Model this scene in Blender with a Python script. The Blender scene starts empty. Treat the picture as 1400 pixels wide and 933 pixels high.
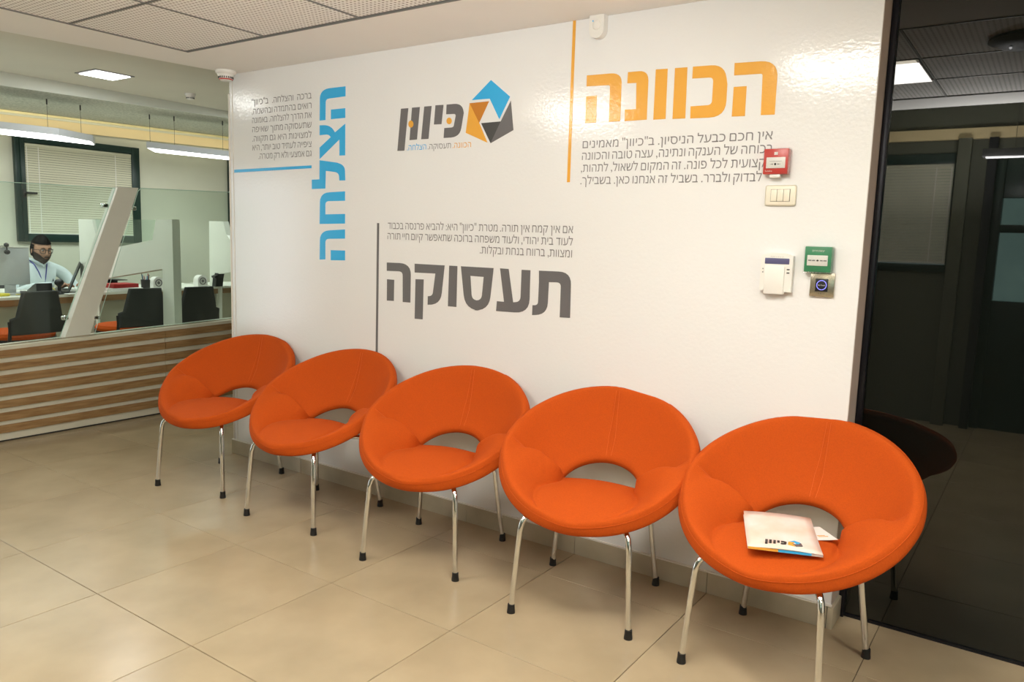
import bpy, bmesh, math, random
from mathutils import Vector, Matrix
from mathutils.geometry import tessellate_polygon
random.seed(7)
S = bpy.context.scene
COL = S.collection
# ---------------------------------------------------------------- camera
cam = bpy.data.cameras.new('camera'); cam.sensor_width = 36; cam.sensor_fit = 'HORIZONTAL'
cam.lens = 36*1055.3/1400; cam.clip_start = .05; cam.clip_end = 100
co = bpy.data.objects.new('camera', cam); COL.objects.link(co)
RX = Vector((0.8183, 0.5740, 0.0308)); FW = Vector((-0.5661, 0.8140, -0.1303)); RX = (RX - FW*RX.dot(FW)/FW.dot(FW)).normalized(); FW.normalize()
UP = RX.cross(FW)
co.matrix_world = Matrix(((RX.x, UP.x, -FW.x, 4.5932), (RX.y, UP.y, -FW.y, -2.8280), (RX.z, UP.z, -FW.z, 1.3534), (0, 0, 0, 1)))
S.camera = co
# ---------------------------------------------------------------- world, light, exposure
S.view_settings.view_transform = 'Standard'; S.view_settings.look = 'None'
S.view_settings.exposure = 0.02; S.view_settings.gamma = 1; S.view_settings.use_curve_mapping = False
w = bpy.data.worlds.new('world'); S.world = w; w.use_nodes = True
w.node_tree.nodes['Background'].inputs[0].default_value = (.75, .88, 1, 1)
w.node_tree.nodes['Background'].inputs[1].default_value = .6
def area(name, loc, target, sx, sy, power, color):
    l = bpy.data.lights.new(name, 'AREA'); l.shape = 'RECTANGLE'; l.size = sx; l.size_y = sy; l.energy = power; l.color = color
    o = bpy.data.objects.new(name, l); COL.objects.link(o); o.location = loc
    o.rotation_euler = (Vector(target)-Vector(loc)).to_track_quat('-Z', 'Y').to_euler(); return o
WARM = (1, .965, .91)
# added cool fill behind the camera, tilted up to lift ceiling and wall
area('cool_rear_fill', (.9, -4.6, .85), (1.0, -1.2, 2.9), 3.2, 1.6, 105, (.86, .94, 1))
# added spot beside the camera, aimed up to brighten the lobby ceiling
fl = bpy.data.lights.new('ceiling_fill_spot', 'SPOT'); fl.energy = 310; fl.spot_size = math.radians(104); fl.spot_blend = 1; fl.shadow_soft_size = .06; fl.color = (1, .97, .93)
fo = bpy.data.objects.new('ceiling_fill_spot', fl); COL.objects.link(fo); fo.location = (4.68, -2.86, 1.5)
fo.rotation_euler = (Vector((2.75, -1.75, 3.3))-fo.location).to_track_quat('-Z', 'Y').to_euler()
area('ceiling_uplight_fill', (4.1, -2.95, 1.62), (4.0, -2.93, 2.5), .25, .25, 60, (1, .98, .95))  # added uplight near the camera, lifts the ceiling by bounce
# daylight from the office window beyond the left edge of the picture
area('office_window_daylight', (-3.5, -3.0, 1.1), (1.0, -1.2, 1.1), 1.5, 1.9, 34, (.80, .90, 1))
# ceiling luminaires of the lobby (their glowing diffusers are built further down)
for lx, ly in ((1.84, -1.29), (3.7, -1.29), (5.56, -1.29)):
    area('lobby_panel_light', (lx, ly if lx > 2 else -1.81, 2.235), (lx, ly, 0), .55, .48, 19, WARM)
for lx in (1.6, 6.2):  # unseen fills added over the rear zone, no fixtures built
    area('rear_fill_light', (lx, -3.3, 2.46), (lx, -3.3, 0), .6, .6, 17, WARM)
# office luminaires, plus two added fills
for ly in (.2, 1.7, -1.6):
    area('office_light', (-2.55, ly, 2.09), (-2.55, ly, 0), .3, 1.0, 15, (.95, 1, .93))
area('office_panel_and_fill', (-1.45, .35, 2.485), (-1.45, .35, 0), .2, .2, 10, (.97, 1, .97))
area('office_panel_and_fill', (-1.45, -1.6, 2.485), (-1.45, -1.6, 0), .2, .2, 9, (.97, 1, .97))  # added fill out of view, no panel modelled here
area('office_panel_and_fill', (-1.45, 2.0, 2.485), (-1.45, 2.0, 0), .2, .2, 9, (.97, 1, .97))  # second unseen fill, likewise without a panel

area('cove_light', (-3.44, .8, 2.36), (-3.6, .8, 2.31), 5.0, .03, 1.7, (1, .9, .7))

# ---------------------------------------------------------------- materials
def mat(name, col, rough=.5, metal=0, spec=.5, emit=None, es=0, noise=0, nscale=8, bump=0, bscale=200, stretch=None, alpha=None, trans=0, ior=1.45, coat=0, col2=None, detail=4):
    m = bpy.data.materials.new(name); m.use_nodes = True; nt = m.node_tree; b = nt.nodes['Principled BSDF']
    b.inputs['Base Color'].default_value = (*col, 1); b.inputs['Roughness'].default_value = rough; b.inputs['Metallic'].default_value = metal
    b.inputs['Specular IOR Level'].default_value = spec; b.inputs['IOR'].default_value = ior
    b.inputs['Transmission Weight'].default_value = trans; b.inputs['Coat Weight'].default_value = coat
    if coat: b.inputs['Coat Roughness'].default_value = .05
    if emit: b.inputs['Emission Color'].default_value = (*emit, 1); b.inputs['Emission Strength'].default_value = es
    tc = nt.nodes.new('ShaderNodeTexCoord')
    src = tc.outputs['Object']
    if stretch:
        mp = nt.nodes.new('ShaderNodeMapping'); mp.inputs['Scale'].default_value = stretch; nt.links.new(src, mp.inputs[0]); src = mp.outputs[0]
    if noise or col2:
        n = nt.nodes.new('ShaderNodeTexNoise'); n.inputs['Scale'].default_value = nscale; n.inputs['Detail'].default_value = detail
        nt.links.new(src, n.inputs['Vector'])
        mx = nt.nodes.new('ShaderNodeMix'); mx.data_type = 'RGBA'
        c2 = col2 if col2 else tuple(c*(1-noise) for c in col)
        mx.inputs[6].default_value = (*col, 1); mx.inputs[7].default_value = (*c2, 1)
        rp = nt.nodes.new('ShaderNodeMapRange'); rp.inputs[1].default_value = .35; rp.inputs[2].default_value = .68
        nt.links.new(n.outputs[0], rp.inputs[0]); nt.links.new(rp.outputs[0], mx.inputs[0]); nt.links.new(mx.outputs[2], b.inputs['Base Color'])
    if bump:
        n2 = nt.nodes.new('ShaderNodeTexNoise'); n2.inputs['Scale'].default_value = bscale; n2.inputs['Detail'].default_value = 2
        nt.links.new(src, n2.inputs['Vector'])
        bp = nt.nodes.new('ShaderNodeBump'); bp.inputs['Strength'].default_value = bump; bp.inputs['Distance'].default_value = .002
        nt.links.new(n2.outputs[0], bp.inputs['Height']); nt.links.new(bp.outputs[0], b.inputs['Normal'])
    return m
M = {}
M['wall_vinyl'] = mat('glossy_white_vinyl', (.78, .785, .785), rough=.11, spec=.5, bump=.35, bscale=70)
M['plaster'] = mat('cream_plaster', (.80, .78, .70), rough=.75, bump=.1, bscale=150)
M['office_wall'] = mat('office_wall_paint', (.69, .70, .575), rough=.7, noise=.06, nscale=2)
M['yellow_band'] = mat('cove_glow_cornice', (.90, .74, .42), rough=.6, noise=.05, nscale=3)  # warm cove light is put into this yellow base colour
M['yellow_line'] = mat('cove_glow_edge', (.95, .86, .48), rough=.5)  # yellow tone stands in for the cove-lit edge
M['office_ceiling'] = mat('office_ceiling_paint', (.72, .70, .60), rough=.8, noise=.04, nscale=2)
M['office_bulkhead'] = mat('bulkhead_paint', (.70, .73, .67), rough=.8)
M['speckle'] = mat('speckled_acoustic_plaster', (.70, .72, .63), rough=.9, col2=(.46, .50, .42), nscale=55, detail=2, bump=.4, bscale=120)
M['soffit'] = mat('soffit_paint', (.88, .88, .85), rough=.7, noise=.03, nscale=2)
M['metal_grid'] = mat('grey_ceiling_profile', (.22, .22, .21), rough=.45, metal=.6)
M['floor_tile'] = mat('polished_beige_porcelain', (.44, .35, .225), rough=.25, spec=.45, col2=(.36, .285, .18), nscale=3.2, detail=6, bump=.03, bscale=30)
M['grout'] = mat('brown_grout', (.10, .075, .05), rough=.8)
M['skirting'] = mat('beige_skirting_tile', (.50, .44, .33), rough=.22, col2=(.42, .37, .27), nscale=6)
M['skirt_cap'] = mat('white_skirting_edge', (.75, .72, .66), rough=.5)
M['orange'] = mat('orange_wool_fabric', (.52, .078, .006), rough=.85, spec=.2, noise=.12, nscale=240, bump=.25, bscale=900)
M['stitch'] = mat('light_orange_thread', (.64, .12, .016), rough=.8)
M['chrome'] = mat('chrome', (.80, .80, .80), rough=.07, metal=1)
M['rubber'] = mat('black_rubber', (.012, .012, .012), rough=.5)
M['dark_glass'] = mat('dark_tinted_glass', (.004, .005, .004), rough=.012, spec=.5, ior=1.58)
M['black_metal'] = mat('black_anodised_metal', (.015, .015, .02), rough=.3, metal=.5)
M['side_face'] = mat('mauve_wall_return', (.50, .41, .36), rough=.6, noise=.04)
M['v_grey'] = mat('grey_vinyl', (.15, .145, .15), rough=.18)
M['v_dgrey'] = mat('dark_grey_vinyl', (.075, .075, .075), rough=.18)
M['v_orange'] = mat('orange_vinyl', (.78, .39, .06), rough=.16, bump=.3, bscale=70)
M['v_dorange'] = mat('dark_orange_vinyl', (.55, .21, .03), rough=.18)
M['v_blue'] = mat('blue_vinyl', (.04, .42, .80), rough=.18)
M['v_text'] = mat('grey_text_vinyl', (.20, .195, .20), rough=.3)
M['white_plastic'] = mat('white_plastic', (.78, .77, .73), rough=.35)
M['ivory_plastic'] = mat('ivory_plastic', (.78, .74, .62), rough=.3)
M['red_plastic'] = mat('red_plastic', (.55, .055, .045), rough=.3)
M['green_plastic'] = mat('green_plastic', (.05, .25, .12), rough=.3)
M['clear_plastic'] = mat('clear_plastic_cover', (.95, .95, .95), rough=.05, trans=.9, ior=1.3)
M['lcd'] = mat('lcd_screen', (.10, .10, .20), rough=.15)
M['steel_plate'] = mat('brushed_steel_plate', (.62, .56, .45), rough=.25, metal=.9, stretch=(1, 1, 40), noise=.2, nscale=30)
M['black_plastic'] = mat('black_plastic', (.013, .014, .015), rough=.35)
M['dark_plastic'] = mat('dark_grey_plastic', (.045, .045, .045), rough=.5, noise=.1, nscale=60)
M['paper'] = mat('white_paper', (.80, .79, .76), rough=.6)
M['paper_tint'] = mat('peach_tinted_paper', (.80, .62, .50), rough=.4, col2=(.82, .78, .74), nscale=9)
M['ink'] = mat('dark_ink', (.03, .03, .03), rough=.5)
M['wood'] = mat('oak_veneer', (.42, .265, .12), rough=.45, col2=(.26, .145, .06), nscale=7, detail=8, stretch=(6, .9, 9))
M['wood_strip'] = mat('light_oak_strip', (.42, .24, .10), rough=.45, col2=(.32, .17, .07), nscale=7, stretch=(6, .9, 9))
M['counter_white'] = mat('cream_laminate', (.72, .70, .58), rough=.35, noise=.03)
M['laminate'] = mat('white_laminate', (.78, .79, .71), rough=.35, noise=.03)
M['desk_front'] = mat('pale_desk_panel', (.48, .46, .36), rough=.4, noise=.04)
M['desk_edge'] = mat('brown_desk_edge', (.30, .17, .08), rough=.4, noise=.2, stretch=(1, .5, 6))
M['glass'] = mat('clear_glass', (.93, .98, .95), rough=0, trans=1, ior=1.05, spec=.35)
M['glass_edge'] = mat('green_glass_edge', (.55, .75, .66), rough=.1, spec=.6)
M['window_frame'] = mat('dark_green_aluminium', (.012, .035, .028), rough=.35, noise=.1)
M['blind'] = mat('ivory_blind_slat', (.66, .65, .50), rough=.45)
M['cord'] = mat('white_cord', (.85, .84, .78), rough=.6)
M['fixture'] = mat('pale_grey_fixture', (.50, .53, .55), rough=.4)
M['lamp_white'] = mat('lamp_diffuser', (.9, .9, .9), emit=(1, 1, 1), es=6)
M['lamp_warm'] = mat('warm_lamp_diffuser', (.9, .9, .85), emit=(1, .90, .72), es=9)
M['shirt'] = mat('pale_blue_shirt', (.58, .66, .68), rough=.8, noise=.12, nscale=14, bump=.5, bscale=18)
M['skin'] = mat('skin', (.42, .23, .145), rough=.5, noise=.12, nscale=30)
M['hair'] = mat('black_hair', (.005, .004, .004), rough=1, spec=.1, bump=.6, bscale=400)
M['beard'] = mat('dark_beard', (.035, .022, .016), rough=.9, bump=.6, bscale=500)
M['lanyard'] = mat('blue_lanyard', (.05, .05, .28), rough=.6)
M['trousers'] = mat('black_trousers', (.02, .02, .025), rough=.8)
M['eye'] = mat('eye_white', (.6, .58, .55), rough=.3)
M['lens'] = mat('spectacle_lens', (.9, .95, .95), rough=0, trans=1, ior=1.1)
M['yellow'] = mat('yellow_plastic', (.70, .60, .05), rough=.4)
M['red_box'] = mat('red_card', (.38, .02, .02), rough=.5)
M['blue_ring'] = mat('lit_blue_ring', (.1, .1, .6), emit=(.25, .25, 1), es=1.5)
M['foliage'] = mat('foliage', (.05, .12, .04), rough=.7, col2=(.12, .22, .08), nscale=20)
M['daylight'] = mat('bright_outdoor_backdrop', (.05, .1, .07), emit=(.55, .8, .75), es=1.6, col2=(.3, .4, .35), nscale=9)
# perforated ceiling tile: small round holes on a square raster
def perforated():
    m = mat('perforated_ceiling_tile', (.87, .87, .84), rough=.7); nt = m.node_tree; b = nt.nodes['Principled BSDF']
    tc = nt.nodes.new('ShaderNodeTexCoord'); vm = nt.nodes.new('ShaderNodeVectorMath'); vm.operation = 'MULTIPLY'; vm.inputs[1].default_value = (46, 46, 0)
    fr = nt.nodes.new('ShaderNodeVectorMath'); fr.operation = 'FRACTION'; sb = nt.nodes.new('ShaderNodeVectorMath'); sb.operation = 'SUBTRACT'; sb.inputs[1].default_value = (.5, .5, 0)
    ln = nt.nodes.new('ShaderNodeVectorMath'); ln.operation = 'LENGTH'; lt = nt.nodes.new('ShaderNodeMath'); lt.operation = 'LESS_THAN'; lt.inputs[1].default_value = .23
    mx = nt.nodes.new('ShaderNodeMix'); mx.data_type = 'RGBA'; mx.inputs[6].default_value = (.87, .87, .84, 1); mx.inputs[7].default_value = (.30, .275, .24, 1)
    L = nt.links.new; L(tc.outputs['Object'], vm.inputs[0]); L(vm.outputs[0], fr.inputs[0]); L(fr.outputs[0], sb.inputs[0]); L(sb.outputs[0], ln.inputs[0]); L(ln.outputs['Value'], lt.inputs[0]); L(lt.outputs[0], mx.inputs[0]); L(mx.outputs[2], b.inputs['Base Color'])
    return m
M['perforated'] = perforated()

# ---------------------------------------------------------------- builders
def fill(*loops):
    """triangles that fill an outline (and its holes), as index triples over all the loops' points"""
    return [tuple(f) for f in tessellate_polygon([[Vector((p[0], p[1], 0)) for p in l] for l in loops]) if len(set(f)) == 3]
class MB:
    def __init__(s): s.bm = bmesh.new()
    def box(s, lo, hi, bev=0, seg=2, mat=None):
        r = bmesh.ops.create_cube(s.bm, size=1); vs = r['verts']
        c = [(a+b)/2 for a, b in zip(lo, hi)]; d = [abs(b-a) for a, b in zip(lo, hi)]
        for v in vs: v.co = Vector((c[0]+v.co.x*d[0], c[1]+v.co.y*d[1], c[2]+v.co.z*d[2]))
        if mat is not None:
            for v in vs: v.co = mat @ v.co
        if bev:
            es = list({e for v in vs for e in v.link_edges})
            bmesh.ops.bevel(s.bm, geom=es, offset=bev, segments=seg, affect='EDGES', profile=.5)
        return s
    def prism(s, pts, fa, fb):
        """extrude closed outline pts; fa/fb map a 2-D point to the two end positions"""
        a = [s.bm.verts.new(fa(p)) for p in pts]; b = [s.bm.verts.new(fb(p)) for p in pts]; n = len(pts)
        for i in range(n): s.bm.faces.new((a[i], b[i], b[(i+1) % n], a[(i+1) % n]))
        for f in (fill(pts) if n > 4 else [tuple(range(n))]):
            s.bm.faces.new([a[i] for i in f]); s.bm.faces.new([b[i] for i in f[::-1]])
        return s
    def tube(s, pts, r, n=10, caps=True):
        pts = [Vector(p) for p in pts]; rr = r if isinstance(r, (list, tuple)) else [r]*len(pts); rings = []
        t0 = (pts[1]-pts[0]).normalized(); ref = Vector((0, 0, 1)) if abs(t0.z) < .9 else Vector((1, 0, 0)); u = t0.cross(ref).normalized()
        for i, p in enumerate(pts):
            t = ((pts[min(i+1, len(pts)-1)]-pts[max(i-1, 0)])).normalized()
            u = (u - t*u.dot(t)).normalized(); v = t.cross(u)
            rings.append([s.bm.verts.new(p+(u*math.cos(2*math.pi*k/n)+v*math.sin(2*math.pi*k/n))*rr[i]) for k in range(n)])
        for a, b in zip(rings, rings[1:]):
            for k in range(n): s.bm.faces.new((a[k], a[(k+1) % n], b[(k+1) % n], b[k]))
        if caps: s.bm.faces.new(rings[0][::-1]); s.bm.faces.new(rings[-1])
        return s
    def lathe(s, prof, n=24, loc=(0, 0, 0), mat=None):
        rings = []; loc = Vector(loc); mat = mat or Matrix()
        for r, z in prof:
            if r < 1e-5: rings.append([s.bm.verts.new(loc+mat @ Vector((0, 0, z)))])
            else: rings.append([s.bm.verts.new(loc+mat @ Vector((r*math.cos(2*math.pi*k/n), r*math.sin(2*math.pi*k/n), z))) for k in range(n)])
        for a, b in zip(rings, rings[1:]):
            for k in range(n):
                k2 = (k+1) % n
                if len(a) == 1 and len(b) == 1: continue
                if len(a) == 1: s.bm.faces.new((a[0], b[k2], b[k]))
                elif len(b) == 1: s.bm.faces.new((a[k], a[k2], b[0]))
                else: s.bm.faces.new((a[k], a[k2], b[k2], b[k]))
        return s
    def sphere(s, c, r, n=16, sc=(1, 1, 1)):
        q = bmesh.ops.create_uvsphere(s.bm, u_segments=n, v_segments=max(6, n*2//3), radius=r)
        for v in q['verts']: v.co = Vector((c[0]+v.co.x*sc[0], c[1]+v.co.y*sc[1], c[2]+v.co.z*sc[2]))
        return s
    def grid(s, fn, nu, nv, closed_u=False):
        V = [[s.bm.verts.new(fn(i, j)) for j in range(nv)] for i in range(nu)]
        for i in range(nu if closed_u else nu-1):
            for j in range(nv-1): s.bm.faces.new((V[i][j], V[(i+1) % nu][j], V[(i+1) % nu][j+1], V[i][j+1]))
        return V
    def mesh(s, name, m, smooth=True, angle=35):
        bmesh.ops.recalc_face_normals(s.bm, faces=s.bm.faces)
        me = bpy.data.meshes.new(name); s.bm.to_mesh(me); s.bm.free()
        if m: me.materials.append(m)
        if smooth:
            for p in me.polygons: p.use_smooth = True
            try: me.set_sharp_from_angle(angle=math.radians(angle))
            except Exception: pass
        return me
    def obj(s, name, m, parent=None, smooth=True, angle=35, kind=None):
        return link(name, s.mesh(name, m, smooth, angle), parent, kind)
def link(name, me, parent=None, kind=None, loc=None):
    o = bpy.data.objects.new(name, me); COL.objects.link(o)
    if parent: o.parent = parent
    if kind: o['kind'] = kind
    if loc: o.location = loc
    return o
def thing(name, label, cat, loc=(0, 0, 0), rz=0, group=None):
    o = bpy.data.objects.new(name, None); o.empty_display_size = .05; COL.objects.link(o); o.location = loc; o.rotation_euler = (0, 0, rz)
    o['label'] = label; o['category'] = cat
    if group: o['group'] = group
    return o
def copy_tree(o, parent=None):
    kids = list(o.children); c = o.copy(); COL.objects.link(c); c.parent = parent
    for k in kids: copy_tree(k, c)
    return c
def tag(o, label, cat, group=None):
    o['label'] = label; o['category'] = cat
    if group: o['group'] = group
    return o
def struct(o): o['kind'] = 'structure'; return o
def xz(y): return lambda p: Vector((p[0], y, p[1]))
def xy(z): return lambda p: Vector((p[0], p[1], z))
def yz(x): return lambda p: Vector((x, p[0], p[1]))

# Hebrew strings are stored in reading order; the text object sets glyphs left to right, so they are reversed
def text_mesh(txt, hebrew=True, offset=0):
    c = bpy.data.curves.new('t', 'FONT'); c.body = txt[::-1] if hebrew else txt; c.size = 1; c.resolution_u = 3; c.fill_mode = 'NONE'
    o = bpy.data.objects.new('t', c); COL.objects.link(o); bpy.context.view_layer.update()
    me = bpy.data.meshes.new_from_object(o.evaluated_get(bpy.context.evaluated_depsgraph_get()))
    bpy.data.objects.remove(o); bpy.data.curves.remove(c)
    return me
def outline_faces(v, edges):
    """fill glyph outlines: loops inside another loop are its holes"""
    nb = {}
    for a, b in edges: nb.setdefault(a, []).append(b); nb.setdefault(b, []).append(a)
    loops = []; seen = set()
    for s in nb:
        if s in seen: continue
        l = [s]; seen.add(s); cur = s
        while True:
            nx = [q for q in nb[cur] if q not in seen]
            if not nx: break
            cur = nx[0]; seen.add(cur); l.append(cur)
        if len(l) > 2: loops.append(l)
    def area(l): return sum(v[l[i-1]][0]*v[l[i]][1]-v[l[i]][0]*v[l[i-1]][1] for i in range(len(l)))/2
    def inside(p, l):
        c = False
        for i in range(len(l)):
            (x1, y1), (x2, y2) = v[l[i-1]], v[l[i]]
            if (y1 > p[1]) != (y2 > p[1]) and p[0] < (x2-x1)*(p[1]-y1)/(y2-y1)+x1: c = not c
        return c
    ar = [abs(area(l)) for l in loops]; n = range(len(loops))
    holes = [i for i in n if any(j != i and ar[j] > ar[i] and inside(v[loops[i][0]], loops[j]) for j in n)]; outer = [i for i in n if i not in holes]; F = []
    for i in outer:
        g = [loops[i]]+[loops[h] for h in holes if inside(v[loops[h][0]], loops[i])]; idx = [k for l in g for k in l]
        F += [tuple(idx[k] for k in f) for f in fill(*[[v[k] for k in l] for l in g])]
    return F
_gl = {}
def word_geo(word, hebrew=True, offset=0):
    k = (word, hebrew, offset)
    if k not in _gl:
        me = text_mesh(word, hebrew, offset); v = [(p.co.x, p.co.y) for p in me.vertices]; f = outline_faces(v, [tuple(e.vertices) for e in me.edges])
        x0 = min(a for a, b in v); x1 = max(a for a, b in v); bpy.data.meshes.remove(me)
        _gl[k] = ([(a-x0, b) for a, b in v], f, x1-x0)
    return _gl[k]
_h = {}
def capheight(hebrew=True):
    if hebrew not in _h:
        v = word_geo('ה' if hebrew else 'H', hebrew)[0]; _h[hebrew] = max(b for a, b in v)
    return _h[hebrew]
def text_line(txt, left, right, base, height, place, name, m, parent, hebrew=True, offset=0, space=.32):
    """one line of flat lettering, justified between left and right; place maps (x, z) to the surface"""
    words = txt.split(' '); words = words[::-1] if hebrew else words
    sz = height/capheight(hebrew); geo = [word_geo(wd, hebrew, offset) for wd in words]
    nat = sum(g[2] for g in geo)*sz; gap0 = space*sz; W = right-left; n = len(words)
    sx = sz*min(1.08, W/(nat+gap0*(n-1))); gap = (W-sum(g[2] for g in geo)*sx)/(n-1) if n > 1 else 0
    vs = []; fs = []; x = left
    for g in geo:
        b = len(vs); vs += [place(x+a*sx, base+c*sz) for a, c in g[0]]; fs += [tuple(i+b for i in f) for f in g[1]]; x += g[2]*sx+gap
    me = bpy.data.meshes.new(name); me.from_pydata([tuple(v) for v in vs], [], fs); me.materials.append(m)
    return link(name, me, parent)
# wall coordinates (x, z in metres) of the vinyl lettering
ORANGE = [[[(3.5704, 2.012), (3.6661, 2.0084), (3.683, 2.0064), (3.6972, 2.0019), (3.7087, 1.9948), (3.7175, 1.9853), (3.7237, 1.9732), (3.7272, 1.9585), (3.7275, 1.956), (3.7281, 1.8205), (3.6789, 1.8217), (3.6751, 1.9577), (3.6748, 1.96), (3.6741, 1.9619), (3.673, 1.9634), (3.6715, 1.9645), (3.6695, 1.9652), (3.6671, 1.9655), (3.5714, 1.9685)], [(3.5729, 1.9279), (3.6206, 1.9271), (3.6213, 1.8222), (3.5727, 1.8233)]], [[(3.4115, 2.0148), (3.4826, 2.0127), (3.4988, 2.0109), (3.5126, 2.0064), (3.524, 1.9993), (3.533, 1.9896), (3.5396, 1.9773), (3.5439, 1.9623), (3.5482, 1.9403), (3.5488, 1.882), (3.5472, 1.8642), (3.5422, 1.8497), (3.5337, 1.8386), (3.5216, 1.8307), (3.506, 1.8262), (3.4866, 1.825), (3.4128, 1.8267), (3.4114, 1.8709), (3.4765, 1.8705), (3.4819, 1.8709), (3.4863, 1.8723), (3.4897, 1.8745), (3.4921, 1.8777), (3.4936, 1.8818), (3.494, 1.8868), (3.4938, 1.9528), (3.4933, 1.9578), (3.4919, 1.9619), (3.4894, 1.9652), (3.486, 1.9676), (3.4816, 1.9691), (3.4763, 1.9697), (3.4114, 1.9719)]], [[(3.34, 2.0165), (3.3898, 2.015), (3.393, 1.8279), (3.3412, 1.8291)]], [[(3.2611, 2.0194), (3.3102, 2.0173), (3.3126, 1.8309), (3.2615, 1.8312)]], [[(3.1427, 2.0203), (3.1894, 2.0196), (3.2014, 2.0185), (3.2114, 2.0155), (3.2194, 2.0106), (3.2254, 2.0038), (3.2294, 1.9952), (3.2315, 1.9846), (3.2319, 1.9812), (3.2336, 1.8329), (3.1378, 1.8331), (3.137, 1.8775), (3.1849, 1.8764), (3.1816, 1.9759), (3.1418, 1.978)]], [[(2.9571, 2.0248), (3.0644, 2.0227), (3.0794, 2.0214), (3.0919, 2.0182), (3.1018, 2.0131), (3.1092, 2.006), (3.114, 1.9971), (3.1164, 1.9862), (3.1166, 1.9843), (3.1184, 1.8343), (3.0676, 1.8344), (3.0659, 1.969), (3.0656, 1.9716), (3.0647, 1.9737), (3.0633, 1.9754), (3.0614, 1.9767), (3.0589, 1.9775), (3.0559, 1.9778), (2.9576, 1.9816)], [(2.9578, 1.9426), (3.007, 1.9424), (3.0091, 1.835), (2.9588, 1.8365)]]]
GREY = [[[(2.7585, 1.2231), (2.8589, 1.2241), (2.878, 1.2229), (2.8937, 1.2186), (2.9058, 1.2113), (2.9146, 1.2011), (2.9199, 1.1879), (2.9219, 1.1717), (2.9241, 1.0301), (2.8729, 1.0286), (2.8725, 1.159), (2.8718, 1.165), (2.8699, 1.1698), (2.8667, 1.1735), (2.8622, 1.176), (2.8564, 1.1774), (2.8493, 1.1777), (2.8112, 1.1761), (2.8097, 1.0871), (2.8077, 1.0703), (2.8021, 1.0563), (2.7929, 1.045), (2.7802, 1.0365), (2.7638, 1.0308), (2.7437, 1.0279), (2.7305, 1.027), (2.7309, 1.0705), (2.7397, 1.0708), (2.7458, 1.0715), (2.7507, 1.0731), (2.7546, 1.0756), (2.7573, 1.0789), (2.759, 1.0831), (2.7596, 1.0882), (2.7606, 1.1732)]], [[(2.5493, 1.2234), (2.5967, 1.2228), (2.6263, 1.0759), (2.6376, 1.077), (2.6463, 1.0784), (2.6534, 1.081), (2.6589, 1.0848), (2.6628, 1.0897), (2.6652, 1.0957), (2.666, 1.1029), (2.667, 1.2224), (2.7136, 1.2228), (2.7144, 1.0969), (2.7123, 1.0772), (2.706, 1.0609), (2.6952, 1.0481), (2.68, 1.0389), (2.6604, 1.0331), (2.6362, 1.0309), (2.5339, 1.0292), (2.5371, 1.0743), (2.5768, 1.0742)]], [[(2.3237, 1.2227), (2.5131, 1.2227), (2.4995, 1.0922), (2.4951, 1.0717), (2.4863, 1.0548), (2.4733, 1.0415), (2.456, 1.0318), (2.4342, 1.0257), (2.4079, 1.0232), (2.4405, 1.0239), (2.4142, 1.0252), (2.3918, 1.0304), (2.3736, 1.0394), (2.3595, 1.0523), (2.3497, 1.0691), (2.3441, 1.0897)], [(2.3808, 1.1808), (2.4586, 1.1801), (2.4513, 1.097), (2.4496, 1.0887), (2.4462, 1.0819), (2.4411, 1.0766), (2.4341, 1.0727), (2.4254, 1.0703), (2.4149, 1.0693), (2.427, 1.0695), (2.4165, 1.0701), (2.4077, 1.0722), (2.4006, 1.0758), (2.3953, 1.081), (2.3917, 1.0877), (2.3899, 1.0959)]], [[(2.2529, 1.2225), (2.3024, 1.2227), (2.3014, 1.0299), (2.2502, 1.03)]], [[(2.0347, 1.222), (2.2246, 1.2222), (2.2101, 1.0908), (2.2059, 1.0724), (2.1979, 1.0571), (2.1861, 1.045), (2.1703, 1.0361), (2.1505, 1.0303), (2.1267, 1.0278), (2.1226, 1.0276), (2.1231, 1.0693), (2.1284, 1.0697), (2.1358, 1.0707), (2.142, 1.0726), (2.147, 1.0755), (2.1509, 1.0792), (2.1535, 1.0839), (2.155, 1.0895), (2.1683, 1.1808), (2.0355, 1.1792)], [(2.0416, 1.1469), (2.0945, 1.1487), (2.0918, 0.9536), (2.0398, 0.9523)]], [[(1.8477, 1.2202), (1.9334, 1.2211), (1.957, 1.2198), (1.9761, 1.2153), (1.9909, 1.2076), (2.0015, 1.1968), (2.0077, 1.1828), (2.0098, 1.1656), (2.0093, 1.0297), (1.959, 1.0292), (1.9568, 1.1598), (1.956, 1.1661), (1.9535, 1.1712), (1.9496, 1.1752), (1.9441, 1.1779), (1.937, 1.1795), (1.9284, 1.1799), (1.8483, 1.1783)], [(1.8503, 1.1364), (1.8992, 1.136), (1.8979, 1.0301), (1.8503, 1.0288)]]]
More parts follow.
